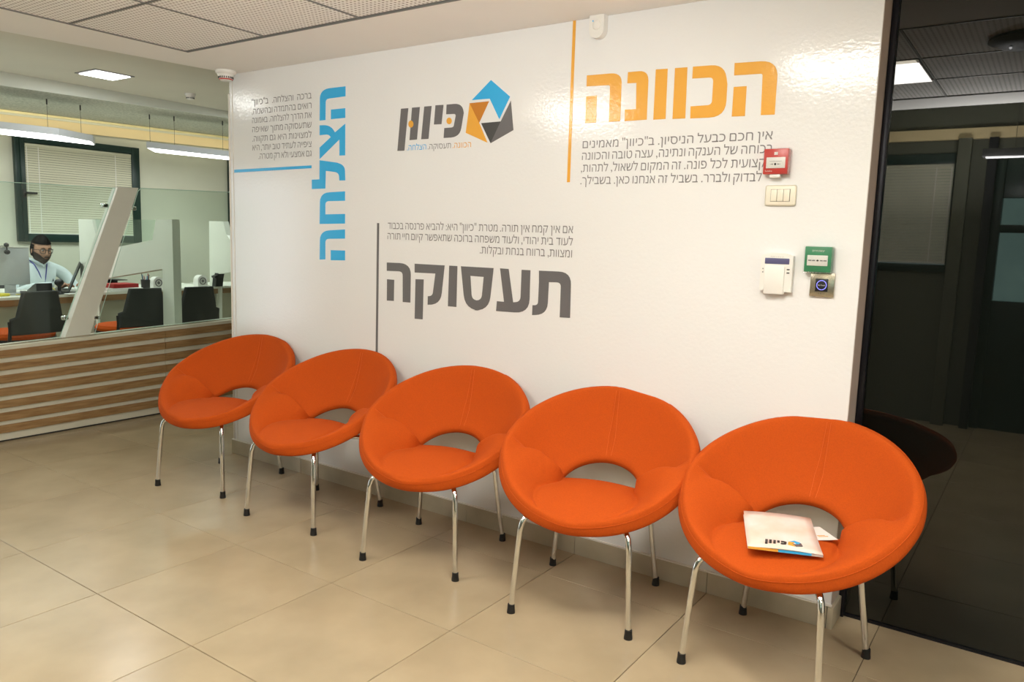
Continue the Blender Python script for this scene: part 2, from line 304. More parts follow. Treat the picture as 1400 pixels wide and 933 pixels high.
BLUE = [[[(1.5463, 2.1008), (1.429, 2.1014), (1.4064, 2.1001), (1.3877, 2.0961), (1.3731, 2.0893), (1.3626, 2.0797), (1.3561, 2.0672), (1.3538, 2.052), (1.3521, 1.9427), (1.3966, 1.9427), (1.3983, 2.0328), (1.3991, 2.0379), (1.4013, 2.042), (1.4048, 2.0453), (1.4096, 2.0477), (1.4158, 2.0491), (1.4233, 2.0497), (1.5465, 2.0518)], [(1.4384, 1.993), (1.5448, 1.9929), (1.545, 1.9448), (1.4385, 1.9448)]], [[(1.3521, 1.9186), (1.3815, 1.9176), (1.4006, 1.9159), (1.4177, 1.9123), (1.4329, 1.9067), (1.446, 1.8991), (1.4572, 1.8896), (1.4665, 1.8782), (1.4682, 1.8757), (1.5451, 1.9161), (1.5447, 1.7568), (1.5028, 1.7576), (1.5026, 1.8396), (1.3516, 1.7454), (1.3518, 1.8042), (1.4375, 1.854), (1.4325, 1.8581), (1.428, 1.8614), (1.4231, 1.8641), (1.4178, 1.8661), (1.4121, 1.8675), (1.4061, 1.8683), (1.3996, 1.8685), (1.3519, 1.8676)]], [[(1.3514, 1.7386), (1.4811, 1.7225), (1.5009, 1.7176), (1.5137, 1.7136), (1.5242, 1.7086), (1.5324, 1.7025), (1.5385, 1.6953), (1.5422, 1.687), (1.5438, 1.6777), (1.546, 1.6302), (1.5028, 1.6306), (1.501, 1.6489), (1.4995, 1.6559), (1.4962, 1.6618), (1.4912, 1.6666), (1.4845, 1.6704), (1.4761, 1.6732), (1.466, 1.6749), (1.3985, 1.6824), (1.395, 1.5903), (1.2896, 1.5892), (1.2893, 1.6382), (1.35, 1.6394)]], [[(1.5446, 1.5745), (1.4273, 1.5709), (1.4051, 1.5689), (1.3867, 1.5643), (1.3723, 1.557), (1.3619, 1.5471), (1.3555, 1.5345), (1.3531, 1.5193), (1.3505, 1.4045), (1.5452, 1.4093), (1.545, 1.4589), (1.3949, 1.4557), (1.395, 1.505), (1.3958, 1.511), (1.3982, 1.516), (1.4023, 1.5199), (1.408, 1.5227), (1.4153, 1.5244), (1.4241, 1.525), (1.5448, 1.5264)]], [[(1.5453, 1.3791), (1.4272, 1.3722), (1.4049, 1.3696), (1.3864, 1.3643), (1.3719, 1.3566), (1.3614, 1.3462), (1.3549, 1.3333), (1.3525, 1.3179), (1.35, 1.215), (1.3946, 1.2179), (1.3947, 1.3068), (1.3956, 1.3129), (1.398, 1.318), (1.4021, 1.322), (1.4078, 1.3249), (1.4152, 1.3268), (1.4241, 1.3277), (1.5455, 1.3315)], [(1.4371, 1.2682), (1.5457, 1.2696), (1.5459, 1.2184), (1.4371, 1.2151)]]]
LOGO = [[(1.9319, 1.9635), (1.9792, 1.963), (1.9571, 1.7644), (1.9115, 1.7651)], [(2.0036, 1.9634), (2.0528, 1.9632), (2.0375, 1.8135), (1.9901, 1.8125)], [(2.0811, 1.9633), (2.1262, 1.9628), (2.1103, 1.8128), (2.0646, 1.8133)], [(2.1503, 1.9642), (2.1987, 1.9629), (2.189, 1.8761), (2.1431, 1.8772)], [(2.2181, 1.9625), (2.2636, 1.9623), (2.2783, 1.9612), (2.2908, 1.9581), (2.301, 1.9531), (2.309, 1.9461), (2.3148, 1.9371), (2.3184, 1.9262), (2.3201, 1.9181), (2.3078, 1.8528), (2.304, 1.8405), (2.2976, 1.8305), (2.2886, 1.8227), (2.2769, 1.8171), (2.2626, 1.8137), (2.2456, 1.8126), (2.2039, 1.8126), (2.2069, 1.8573), (2.2499, 1.8578), (2.2537, 1.8581), (2.2569, 1.8589), (2.2596, 1.8601), (2.2617, 1.8619), (2.2632, 1.8642), (2.2642, 1.8669), (2.2731, 1.9064), (2.2734, 1.9098), (2.2728, 1.9126), (2.2712, 1.9148), (2.2686, 1.9164), (2.2651, 1.9174), (2.2606, 1.9178), (2.2165, 1.9192)]]
DOTS = [[(2.0147, 1.8867), (2.014, 1.8816), (2.0118, 1.8771), (2.0082, 1.8736), (2.0037, 1.8715), (1.9987, 1.8709), (1.9936, 1.872), (1.989, 1.8746), (1.9853, 1.8785), (1.9829, 1.8833), (1.982, 1.8886), (1.9827, 1.8937), (1.9849, 1.8982), (1.9885, 1.9017), (1.993, 1.9038), (1.9981, 1.9043), (2.0031, 1.9032), (2.0077, 1.9005), (2.0114, 1.8966), (2.0138, 1.8919)], [(2.2518, 1.8869), (2.2511, 1.8824), (2.249, 1.8783), (2.2456, 1.8752), (2.2412, 1.8733), (2.2363, 1.8728), (2.2314, 1.8739), (2.2269, 1.8763), (2.2233, 1.8798), (2.2209, 1.8841), (2.22, 1.8888), (2.2207, 1.8935), (2.2228, 1.8975), (2.2263, 1.9006), (2.2307, 1.9025), (2.2356, 1.9029), (2.2405, 1.9019), (2.2449, 1.8995), (2.2485, 1.896), (2.2509, 1.8916)]]
PENTA = [('blue', [(2.4706, 2.0498), (2.5764, 1.9706), (2.522, 1.8787), (2.4662, 1.9706), (2.3657, 1.9717)]), ('orange', [(2.3535, 1.9589), (2.4102, 1.8694), (2.4598, 1.7797), (2.3347, 1.8293)]), ('dark_orange', [(2.3535, 1.9589), (2.4628, 1.9595), (2.4102, 1.8694)]), ('grey', [(2.5299, 1.8683), (2.5814, 1.9531), (2.5996, 1.8275), (2.4773, 1.7769)]), ('dark_grey', [(2.4213, 1.8672), (2.5299, 1.8683), (2.4773, 1.7769)])]
BARS = [('orange', [(2.8813, 2.2492), (2.8951, 2.2491), (2.897, 1.5988), (2.8827, 1.599)]), ('blue', [(0.6148, 1.7079), (1.2867, 1.7139), (1.2866, 1.6989), (0.6143, 1.6911)]), ('grey', [(1.7776, 1.4148), (1.7919, 1.4149), (1.7891, 0.7518), (1.7745, 0.7502)])]
PARA_BLUE = [('ברכה והצלחה. ב"כיוון"', 0.7856, 1.2883, 2.0613, 0.0289), ('רואים בהתמדה ובהשמה,', 0.7858, 1.288, 2.0106, 0.029), ('את הדרך להצלחה. באמונה', 0.7867, 1.2878, 1.9616, 0.029), ('שתעסוקה מתוך שאיפה', 0.7869, 1.2876, 1.9113, 0.0291), ('למצוינות היא גם תקווה.', 0.7858, 1.2874, 1.8601, 0.0292), ('ציפייה לעתיד טוב יותר, היא', 0.7847, 1.2871, 1.8106, 0.0293), ('גם אמצעי ולא רק מטרה.', 0.8403, 1.2869, 1.7617, 0.0294)]
PARA_ORANGE = [('אין חכם כבעל הניסיון. ב"כיוון" מאמינים', 2.9508, 3.7261, 1.7353, 0.0286), ('בכוחה של הענקה ונתינה, עצה טובה והכוונה', 2.9501, 3.7298, 1.6882, 0.0291), ('מקצועית לכל פונה. זה המקום לשאול, לתהות,', 2.9476, 3.7333, 1.6395, 0.0292), ('לבדוק ולברר. בשביל זה אנחנו כאן. בשבילך.', 2.9476, 3.6978, 1.5892, 0.029)]
PARA_GREY = [('אם אין קמח אין תורה. מטרת "כיוון" היא: להביא פרנסה בכבוד', 1.8517, 2.9216, 1.3873, 0.0305), ('לעוד בית יהודי, ולעוד משפחה ברוכה שתאפשר קיום חיי תורה', 1.8505, 2.9226, 1.3362, 0.0307), ('ומצוות, ברווח בנחת ובקלות.', 2.4326, 2.9213, 1.2859, 0.0309)]
TAG = [('orange', 'הכוונה.', 2.2592, 2.3666, 1.7644, 0.0228), ('grey', 'תעסוקה.', 2.1072, 2.2484, 1.7649, 0.0232), ('blue', 'הצלחה.', 1.9741, 2.0968, 1.765, 0.0237)]
def thin_glass(name, tint, refl=.08):
    m = bpy.data.materials.new(name); m.use_nodes = True; nt = m.node_tree; nt.nodes.remove(nt.nodes['Principled BSDF']); out = nt.nodes['Material Output']
    t = nt.nodes.new('ShaderNodeBsdfTransparent'); t.inputs[0].default_value = (*tint, 1); g = nt.nodes.new('ShaderNodeBsdfGlossy'); g.inputs['Roughness'].default_value = .02
    lf = nt.nodes.new('ShaderNodeLayerWeight'); pw = nt.nodes.new('ShaderNodeMath'); pw.operation = 'POWER'; pw.inputs[1].default_value = 4; nt.links.new(lf.outputs['Facing'], pw.inputs[0]); lw = nt.nodes.new('ShaderNodeMath'); lw.operation = 'MULTIPLY_ADD'; lw.inputs[1].default_value = .6; lw.inputs[2].default_value = .03; nt.links.new(pw.outputs[0], lw.inputs[0]); mx = nt.nodes.new('ShaderNodeMixShader')
    nt.links.new(lw.outputs[0], mx.inputs[0]); nt.links.new(t.outputs[0], mx.inputs[1]); nt.links.new(g.outputs[0], mx.inputs[2]); nt.links.new(mx.outputs[0], out.inputs[0]); return m
M['glass'] = thin_glass('clear_glass', (.90, .955, .93)); M['lens'] = thin_glass('spectacle_lens', (.85, .88, .88)); M['clear_plastic'] = thin_glass('clear_plastic_cover', (.97, .97, .97))
H = 2.2475
M['rear_wall'] = mat('olive_grey_rear_wall', (.13, .135, .10), rough=.7)
# ================================================================ the setting
floor = struct(MB().box((-4.2, -5.2, -.06), (7.4, 3.6, -.004)).obj('floor', M['grout']))
tile_me = MB().box((-.2988, -.2988, -.012), (.2988, .2988, 0), bev=.0012, seg=1).mesh('tile', M['floor_tile'], smooth=False)
for i in range(-7, 12):
    for j in range(-8, 6):
        o = link('tile', tile_me, floor); o.location = (.6*i+.3, -.2602+.6*j+.3, 0)
        if (i*7+j*3) % 4 == 0: o.rotation_euler.z = math.pi
# raised office floor behind the counter
MB().box((-3.6, -5.0, -.003), (-.95, 3.4, .10)).obj('raised_floor', M['desk_front'], floor)

# wall with the graphics, standing between lobby and office
wb = struct(MB().box((.579, 0, 0), (4.056, .14, H), bev=.002).obj('wall_back', M['wall_vinyl'], smooth=False))
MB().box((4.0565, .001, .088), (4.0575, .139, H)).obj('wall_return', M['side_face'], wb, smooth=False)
MB().box((.568, -.004, .09), (.5785, .02, 2.14), bev=.002).obj('corner_profile', M['skirt_cap'], wb)
MB().box((.606, -.0025, .09), (.609, -.0002, H)).obj('corner_bead', M['skirt_cap'], wb, smooth=False)
# skirting tiles
sk = struct(MB().box((.562, -.011, .084), (4.06, -.0002, .0895)).obj('baseboard_back', M['skirt_cap'], smooth=False))
xs = [.560, 1.2, 1.8, 2.4, 3.0, 3.6, 4.046]
for a, b in zip(xs, xs[1:]):
    MB().box((a+.001, -.012, .0), (b-.001, -.0002, .084), bev=.001, seg=1).obj('skirting_tile', M['skirting'], sk, smooth=False)
MB().box((4.047, -.014, 0), (4.068, .125, .082), bev=.003).obj('skirting_corner', M['skirting'], sk)

# dark glass partition to the right
gp = struct(MB().box((4.079, .14, .012), (7.3, .152, 2.2475)).obj('window_1', M['dark_glass'], smooth=False))
MB().box((4.0585, .118, .0), (4.079, .16, H), bev=.003).obj('frame_post', M['black_metal'], gp)
MB().box((4.079, .134, .0), (7.3, .16, .011)).obj('frame_rail', M['black_metal'], gp)
MB().box((4.079, .134, H-.02), (7.3, .16, H)).obj('frame_rail', M['black_metal'], gp)
MB().box((4.1, .17, 0), (7.3, .2, 2.6)).obj('backing_panel', M['black_plastic'], gp)

# outer shell
wl = struct(MB().box((-3.75, -5.2, 0), (-3.6, 3.6, 2.6)).obj('wall_left', M['office_wall'], smooth=False))
struct(MB().box((-3.6, 3.4, 0), (7.3, 3.55, 2.6)).obj('wall_far', M['office_wall'], smooth=False))
struct(MB().box((7.25, -5.2, 0), (7.4, 3.55, 2.6)).obj('wall_right', M['plaster'], smooth=False))
wf = struct(MB().box((-3.6, -5.2, 0), (-.45, -5.05, 2.6)).obj('wall_front', M['office_wall'], smooth=False))
MB().box((-.45, -5.2, 0), (-.3, -3.95, 2.6)).obj('wall_section', M['plaster'], wf)
# soffit of the lobby with its recessed field of perforated tiles
X0, X1, Y0, Y1 = .883, 6.463, -.452, -2.07
sf = struct(MB().prism([(.617, 0), (.617, .14), (7.3, .14), (7.3, Y0), (.5486, Y0)], xy(H), xy(2.5)).obj('ceiling', M['soffit'], smooth=False))
def sof(pts): MB().prism(pts, xy(H), xy(2.5)).obj('soffit_section', M['soffit'], sf, smooth=False)
sof([(.5486, Y0), (X0, Y0), (X0, Y1), (.313, Y1)])
sof([(X1, Y0), (7.3, Y0), (7.3, Y1), (X1, Y1)])
sof([(.313, Y1), (7.3, Y1), (7.3, -2.44), (.26, -2.44)])
for a, b in (((X0, Y0-.006, H-.004), (X1, Y0, H+.03)), ((X0, Y1, H-.004), (X1, Y1+.006, H+.03)), ((X0, Y1, H-.004), (X0+.006, Y0, H+.03)), ((X1-.006, Y1, H-.004), (X1, Y0, H+.03))):
    MB().box(a, b).obj('ceiling_profile', M['metal_grid'], sf, smooth=False)
MB().box((X0, Y1, H+.03), (X1, Y0, H+.04)).obj('recess_back', M['ink'], sf, smooth=False)
ys = [Y0-.008, -1.03, -1.55, Y1+.008]
lights = []
for k in range(9):
    xa = X0+.62*k+.008; xb = X0+.62*(k+1)
    for ya, yb in zip(ys, ys[1:]):
        lit = (ya == -1.03 and k in (4, 7)) or (ya == -1.55 and k == 1)
        if lit: lights.append((xa, xb-.008, yb, ya)); continue
        MB().box((-.306, (yb-ya)/2+.005, -.002), (.306, (ya-yb)/2-.005, .012), bev=.002, seg=1).obj('ceiling_tile', M['perforated'], sf, smooth=False).location = ((xa+xb)/2-.004, (ya+yb)/2, H+.004)
for k in range(1, 9): MB().box((X0+.62*k-.0045, Y1, H-.001), (X0+.62*k+.0045, Y0, H+.006)).obj('ceiling_profile', M['metal_grid'], sf, smooth=False)
for y in (-1.03, -1.55): MB().box((X0, y-.0045, H-.001), (X1, y+.0045, H+.006)).obj('ceiling_profile', M['metal_grid'], sf, smooth=False)
for n_, (xa, xb, ya, yb) in enumerate(lights):
    t = thing('ceiling_light', ['square lobby ceiling panel light nearest the office, mirrored in the white wall', 'square lobby ceiling panel light mirrored at the left edge of the dark glass', 'square lobby ceiling panel light farthest right over the dark glass'][n_], 'light', ((xa+xb)/2, (ya+yb)/2, H), group='lobby panel lights')
    hx, hy = (xb-xa)/2-.004, (yb-ya)/2-.004
    MB().box((-hx, -hy, .0), (hx, hy, .02)).obj('frame', M['white_plastic'], t, smooth=False)
    MB().box((-hx+.012, -hy+.012, -.003), (hx-.012, hy-.012, -.0005)).obj('diffuser', M['lamp_warm'], t, smooth=False)
# higher ceilings of office and rear zone
oc = struct(MB().box((-3.75, -5.2, 2.5), (7.4, 3.6, 2.62)).obj('ceiling', M['office_ceiling'], smooth=False))
def zs(z, y): return z+.02*(y-.87)
def sloped(xa, xb, za, zb, name, m, ya=-5.05, yb=3.4, parent=None):
    mb = MB(); V = [mb.bm.verts.new(p) for p in [(xa, ya, zs(za, ya)), (xb, ya, zs(za, ya)), (xb, yb, zs(za, yb)), (xa, yb, zs(za, yb)), (xa, ya, zs(zb, ya)), (xb, ya, zs(zb, ya)), (xb, yb, zs(zb, yb)), (xa, yb, zs(zb, yb))]]
    for f in ((0, 1, 2, 3), (4, 5, 6, 7), (0, 1, 5, 4), (1, 2, 6, 5), (2, 3, 7, 6), (3, 0, 4, 7)): mb.bm.faces.new([V[i] for i in f])
    return mb.obj(name, m, parent, smooth=False)
struct(sloped(-3.6, -2.12, 2.418, 2.62, 'ceiling', M['speckle']))
sloped(-2.12, -2.10, 2.416, 2.62, 'bulkhead', M['office_bulkhead'], parent=oc)
tr = struct(sloped(-3.6, -3.57, 2.275, 2.372, 'trim_1', M['yellow_band']))
sloped(-3.6, -3.52, 2.392, 2.412, 'cornice_edge', M['yellow_line'], parent=tr)
sloped(-3.6, -3.55, 2.372, 2.392, 'cornice_gap', M['office_wall'], parent=tr)

# office windows with closed blinds
def window(n, Y0, Y1, Z0, Z1, X=-3.6, rot=None):
    """frame around opening, in the wall plane x = X facing +x"""
    root = struct(MB().box((X, Y0+.09, Z0+.07), (X+.012, Y1-.08, Z1-.08)).obj('window_%d' % n, M['window_frame'], smooth=False))
    fw, fd = .088, .05
    for lo, hi in (((X, Y0, Z0), (X+fd, Y0+fw, Z1)), ((X, Y1-fw, Z0), (X+fd, Y1, Z1)), ((X, Y0+fw, Z0), (X+fd, Y1-fw, Z0+fw-.01)), ((X, Y0+fw, Z1-fw+.02), (X+fd, Y1-fw, Z1))):
        MB().box(lo, hi, bev=.004).obj('window_frame', M['window_frame'], root)
    MB().box((X+fd, Y0+.045, Z0+.01), (X+fd+.012, Y0+.06, Z1-.01), bev=.003).obj('frame_lip', M['window_frame'], root)
    MB().box((X+.015, Y0+fw, Z0+fw-.01), (X+.02, Y1-fw, Z1-fw+.02)).obj('pane', M['glass'], root, smooth=False)
    MB().box((X+fd+.01, Y0+.05, Z0+.42), (X+fd+.03, Y0+.075, Z0+.50), bev=.004).box((X+fd+.02, Y0+.055, Z0+.455), (X+fd+.04, Y0+.17, Z0+.475), bev=.004).obj('window_handle', M['black_plastic'], root)
    return root
def blind(Y0, Y1, Z0, Z1, X, label, group='closed venetian blinds'):
    t = thing('window_blind', label, 'blind', (X, (Y0+Y1)/2, Z0), group=group); W = (Y1-Y0)/2; hh = Z1-Z0; n = int(hh/.0238)
    sl = MB()
    sl.grid(lambda i, j: Vector((.0125*math.cos(a_[i])*1-.0, (-W, W)[j], b_[i])), 4, 2)
    me = sl.mesh('slat', M['blind'], smooth=True)
    for k in range(n):
        o = link('slat', me, t); o.location = (.012, 0, .02+k*(hh-.05)/(n-1))
    MB().box((0, -W, hh-.022), (.028, W, hh+.004), bev=.002).obj('head_rail', M['blind'], t)
    MB().box((0, -W, -.004), (.026, W, .012), bev=.002).obj('bottom_rail', M['cord'], t)
    for y in (-W+.015, -W+.12, W-.17):
        MB().box((.0235, y-.0035, 0), (.0255, y+.0035, hh)).obj('ladder_cord', M['cord'], t, smooth=False)
    return t
a_ = [.0, .35, .6, .75]; b_ = [-.0104, -.0035, .0035, .0104]
window(2, .566, 1.788, 1.19, 2.20)
blind(.66, 1.70, 1.262, 2.12, -3.585, 'closed ivory venetian blind in the green window behind the clerk')
window(3, 2.905, 4.1, 1.19, 2.22) if False else window(3, 2.895, 3.38, 1.19, 2.23)
# rear wall of the lobby, seen only as a reflection in the dark glass
rw = struct(MB().box((-.45, -3.98, 0), (3.05, -3.84, 2.5)).obj('wall_rear', M['rear_wall'], smooth=False))
MB().box((3.05, -3.98, 0), (3.94, -3.84, 1.2)).obj('wall_section', M['rear_wall'], rw); MB().box((3.05, -3.98, 2.12), (7.3, -3.84, 2.5)).obj('wall_section', M['rear_wall'], rw)
MB().box((3.94, -3.98, 0), (4.16, -3.84, 2.12)).obj('wall_section', M['rear_wall'], rw)
MB().box((5.0, -3.98, 0), (7.3, -3.84, 2.12)).obj('wall_section', M['rear_wall'], rw)
MB().box((-.4, -3.84, 2.22), (7.3, -3.80, 2.30)).obj('cornice', M['yellow_band'], rw)
def rear_window(n, xa, xb, za, zb):
    root = struct(MB().box((xa, -4.05, za), (xb, -4.04, zb)).obj('window_%d' % n, M['daylight'], smooth=False))
    for lo, hi in (((xa, -3.95, za), (xa+.06, -3.82, zb)), ((xb-.06, -3.95, za), (xb, -3.82, zb)), ((xa, -3.95, za), (xb, -3.82, za+.06)), ((xa, -3.95, zb-.08), (xb, -3.82, zb))):
        MB().box(lo, hi, bev=.003).obj('window_frame', M['window_frame'], root)
    return root
rear_window(4, 3.05, 3.94, 1.2, 2.12)
tb = blind(-.39, .38, 1.27, 2.04, 0, 'closed venetian blind mirrored in the dark glass', 'closed venetian blinds'); tb.location = (3.495, -3.86, 1.27); tb.rotation_euler.z = math.pi/2
dr = struct(MB().box((4.16, -4.05, .0), (5.0, -4.04, 2.12)).obj('door_1', M['daylight'], smooth=False))
for lo, hi in (((4.16, -3.98, 0), (4.22, -3.83, 2.12)), ((4.94, -3.98, 0), (5.0, -3.83, 2.12)), ((4.22, -3.95, 0), (4.94, -3.86, 1.0)), ((4.22, -3.95, 1.52), (4.94, -3.86, 1.58)), ((4.22, -3.95, 1.78), (4.94, -3.86, 2.12))):
    MB().box(lo, hi, bev=.003).obj('door_frame', M['window_frame'], dr)
MB().box((4.22, -3.92, 1.0), (4.94, -3.91, 1.78)).obj('pane', M['glass'], dr, smooth=False)

for xa, xb in ((3.90, 3.99), (4.10, 4.16)): MB().box((xa, -3.80, 0), (xb, -3.74, 2.22), bev=.003).obj('wall_pilaster', M['trousers'] if xa > 4 else M['rear_wall'], rw)

# ================================================================ lettering on the wall
def letters(name, polys, m, label, y=-.0016):
    cx = sum(p[0] for l in polys for c in l[:1] for p in c)/sum(len(l[0]) for l in polys); z0 = min(p[1] for l in polys for c in l for p in c)
    t = thing(name, label, 'lettering', (cx, 0, z0))
    for l in polys:
        bm = bmesh.new(); groups = [l] if l is HOLE[0] or l is HOLE[1] else [[c] for c in l]
        for g in groups:
            F = [bm.verts.new((x-cx, y, z-z0)) for c in g for x, z in c]; B = [bm.verts.new((x-cx, -.0002, z-z0)) for c in g for x, z in c]
            for f in fill(*g): bm.faces.new([F[i] for i in f]); bm.faces.new([B[i] for i in f[::-1]])
            k = 0
            for c in g:
                for i in range(len(c)): j = k+(i+1) % len(c); bm.faces.new((F[k+i], B[k+i], B[j], F[j]))
                k += len(c)
        bmesh.ops.recalc_face_normals(bm, faces=bm.faces)
        me = bpy.data.meshes.new('letter'); bm.to_mesh(me); bm.free(); me.materials.append(m); link('letter', me, t)
    return t
HOLE = (GREY[2], None)
letters('wall_heading', ORANGE, M['v_orange'], 'large orange Hebrew heading at the upper right of the white wall')
letters('wall_heading', GREY, M['v_grey'], 'large grey Hebrew heading above the middle chairs')
letters('wall_heading', BLUE, M['v_blue'], 'blue Hebrew heading running vertically near the wall corner')
t = thing('wall_logo', 'grey Hebrew logotype with orange dots and three-colour folded pentagon', 'logo', (2.3, 0, 1.8))
off = lambda p: (p[0]-2.3, p[1]-1.8)
for c in LOGO: MB().prism([off(p) for p in c], xz(-.0016), xz(-.0002)).obj('letter', M['v_grey'], t, smooth=False)
for c in DOTS: MB().prism([off(p) for p in c], xz(-.0024), xz(-.0017)).obj('dot', M['v_orange'], t, smooth=False)
for c, ps in PENTA: MB().prism([off(p) for p in ps], xz(-.0016), xz(-.0002)).obj('pentagon_facet', M[{'blue': 'v_blue', 'orange': 'v_orange', 'dark_orange': 'v_dorange', 'grey': 'v_grey', 'dark_grey': 'v_dgrey'}[c]], t, smooth=False)
for c, tx, l, r, b, h in TAG:
    text_line(tx, l-2.3, r-2.3, b-1.8, h, lambda x, z: (x, -.0008, z), 'tagline_word', M[{'orange': 'v_orange', 'grey': 'v_text', 'blue': 'v_blue'}[c]], t)
for (c, ps), lab in zip(BARS, ('thin vertical orange bar left of the orange heading', 'thin blue line under the small paragraph by the wall corner', 'thin vertical grey bar left of the grey heading')):
    cx, cz = ps[0][0], min(p[1] for p in ps)
    o = MB().prism([(p[0]-cx, p[1]-cz) for p in ps], xz(-.0016), xz(-.0002)).obj('wall_bar', M['v_'+c], None, smooth=False); o.location = (cx, 0, cz); tag(o, lab, 'line')
for data, lab in ((PARA_BLUE, 'seven-line grey Hebrew paragraph beside the vertical blue heading'), (PARA_ORANGE, 'four-line grey Hebrew paragraph under the orange heading'), (PARA_GREY, 'three-line grey Hebrew paragraph above the grey heading')):
    cx = data[0][1]; cz = data[-1][3]; t = thing('wall_paragraph', lab, 'lettering', (cx, 0, cz))
    for tx, l, r, b, h in data: text_line(tx, l-cx, r-cx, b-cz, h, lambda x, z: (x, -.0008, z), 'text_line', M['v_text'], t)

# ================================================================ devices on the wall
def ftext(txt, l, r, b, h, y, m, parent, name='lettering', heb=False): return text_line(txt, l, r, b, h, lambda x, z: (x, y, z), name, m, parent, hebrew=heb)
t = thing('fire_call_point', 'red fire alarm call point with clear cover above the light switch', 'alarm', (3.752, 0, 1.655))
MB().box((-.043, -.030, -.044), (.043, -.0002, .044), bev=.003).obj('housing', M['red_plastic'], t)
MB().box((-.032, -.0325, -.024), (.034, -.0295, .014), bev=.001).obj('press_panel', M['white_plastic'], t)
MB().prism([(.004*math.cos(a*math.pi/6), -.010+.004*math.sin(a*math.pi/6)) for a in range(12)], xz(-.0334), xz(-.0322)).obj('dot', M['ink'], t)
for s in (-1, 1): MB().prism([(s*.007, -.010), (s*.011, -.0075), (s*.011, -.0095), (s*.018, -.0095), (s*.018, -.0105), (s*.011, -.0105), (s*.011, -.0125)], xz(-.0334), xz(-.0322)).obj('arrow', M['ink'], t, smooth=False)
MB().box((-.006, -.0312, .022), (.006, -.0298, .032)).obj('flame_symbol', M['white_plastic'], t, smooth=False)
MB().box((-.02, -.0334, -.0005), (.022, -.0322, .0005)).obj('print_line', M['v_text'], t, smooth=False)
ftext('Telefire', -.036, -.010, -.036, .0055, -.0306, M['white_plastic'], t)
MB().box((-.020, -.026, -.056), (.018, -.0002, -.044), bev=.003).obj('cover_hinge', M['white_plastic'], t)
MB().box((-.045, -.0365, -.046), (.046, -.0345, .046), bev=.001).box((.044, -.036, -.046), (.046, -.0002, .046)).obj('clear_cover', M['clear_plastic'], t, smooth=False)
t = thing('light_switch', 'ivory triple rocker light switch below the red call point', 'switch', (3.771, 0, 1.538))
MB().box((-.054, -.009, -.036), (.054, -.0002, .036), bev=.007, seg=4).obj('cover_plate', M['ivory_plastic'], t)
MB().box((-.034, -.0094, -.0215), (.034, -.0088, .0215)).obj('rocker_gap', M['ink'], t, smooth=False)
for k in (-1, 0, 1): MB().box((k*.0222-.0105, -.0125, -.0205), (k*.0222+.0105, -.009, .0205), bev=.001).obj('rocker', M['ivory_plastic'], t)
t = thing('alarm_keypad', 'white alarm keypad with dark display left of the green call point', 'keypad', (3.780, 0, 1.262))
MB().prism([(-.056, -.062), (-.040, -.062), (-.040, -.071), (.032, -.071), (.032, -.064), (.056, -.064), (.056, .064), (.03, .072), (0, .074), (-.03, .072), (-.056, .064)], xz(-.022), xz(-.0002)).obj('housing', M['white_plastic'], t, angle=50)
MB().box((-.042, -.0235, .034), (.044, -.0215, .055), bev=.001).obj('display', M['lcd'], t)
MB().box((-.039, -.0275, -.073), (.030, -.022, .027), bev=.0015).obj('flap', M['white_plastic'], t)
for z in (.016, .004): 
    MB().box((.037, -.0245, z-.002), (.047, -.0218, z+.002), bev=.0008).obj('button', M['dark_plastic'], t)
    MB().box((-.049, -.0245, z-.002), (-.045, -.0218, z+.002), bev=.0008).obj('button', M['v_text'], t)
ftext('P A R A D O X', -.022, .022, .058, .0035, -.0226, M['v_text'], t)
t = thing('door_release_point', 'green emergency door release box above the exit button plate', 'alarm', (3.921, 0, 1.318))
MB().box((-.045, -.030, -.044), (.045, -.0002, .044), bev=.003).obj('housing', M['green_plastic'], t)
MB().box((-.035, -.0325, -.022), (.033, -.0295, .014), bev=.001).obj('press_panel', M['white_plastic'], t)
MB().prism([(.004*math.cos(a*math.pi/6), -.004+.003*math.sin(a*math.pi/6)) for a in range(12)], xz(-.0334), xz(-.0322)).obj('dot', M['ink'], t)
for xa, xb in ((-.031, -.02), (-.018, -.008), (.008, .017), (.019, .030)): MB().box((xa, -.0334, -.006), (xb, -.0322, -.002)).obj('print_line', M['v_text'], t, smooth=False)
ftext('יציאת חירום', -.02, .02, .026, .006, -.0306, M['white_plastic'], t, heb=True)
MB().box((-.047, -.0365, -.046), (.047, -.0345, .046), bev=.001).box((.045, -.036, -.046), (.047, -.0002, .046)).obj('clear_cover', M['clear_plastic'], t, smooth=False)
t = thing('exit_button', 'steel exit button plate with blue ringed touch sensor under the green box', 'button', (3.937, 0, 1.232))
MB().box((-.0405, -.010, -.043), (.0405, -.0002, .0405), bev=.002).obj('plate', M['steel_plate'], t)
MB().box((-.022, -.012, -.025), (.020, -.0095, .020), bev=.001).obj('sensor_face', M['black_plastic'], t)
MB().grid(lambda i, j: Vector((-.001+(.0150+.0022*j)*math.cos(2*math.pi*i/32), -.0124, -.0025+(.0150+.0022*j)*math.sin(2*math.pi*i/32))), 32, 2, True); 
mb = MB(); mb.grid(lambda i, j: Vector((-.001+(.0150+.0020*(1 if j in (1, 2) else 0))*math.cos(2*math.pi*i/32), -.0128+.0008*(1 if j in (0, 1, 4) else 0)-.0004*0, -.0025+(.0150+.0020*(1 if j in (1, 2) else 0))*math.sin(2*math.pi*i/32))), 32, 5, True); mb.obj('ring', M['blue_ring'], t)
ftext('No Touch', -.0125, .0105, -.005, .0045, -.0124, M['white_plastic'], t)
ftext('E X I T', -.010, .010, -.034, .0055, -.0104, M['ink'], t)
t = thing('motion_detector', 'white rounded motion detector at the top of the wall', 'detector', (3.010, 0, 2.158))
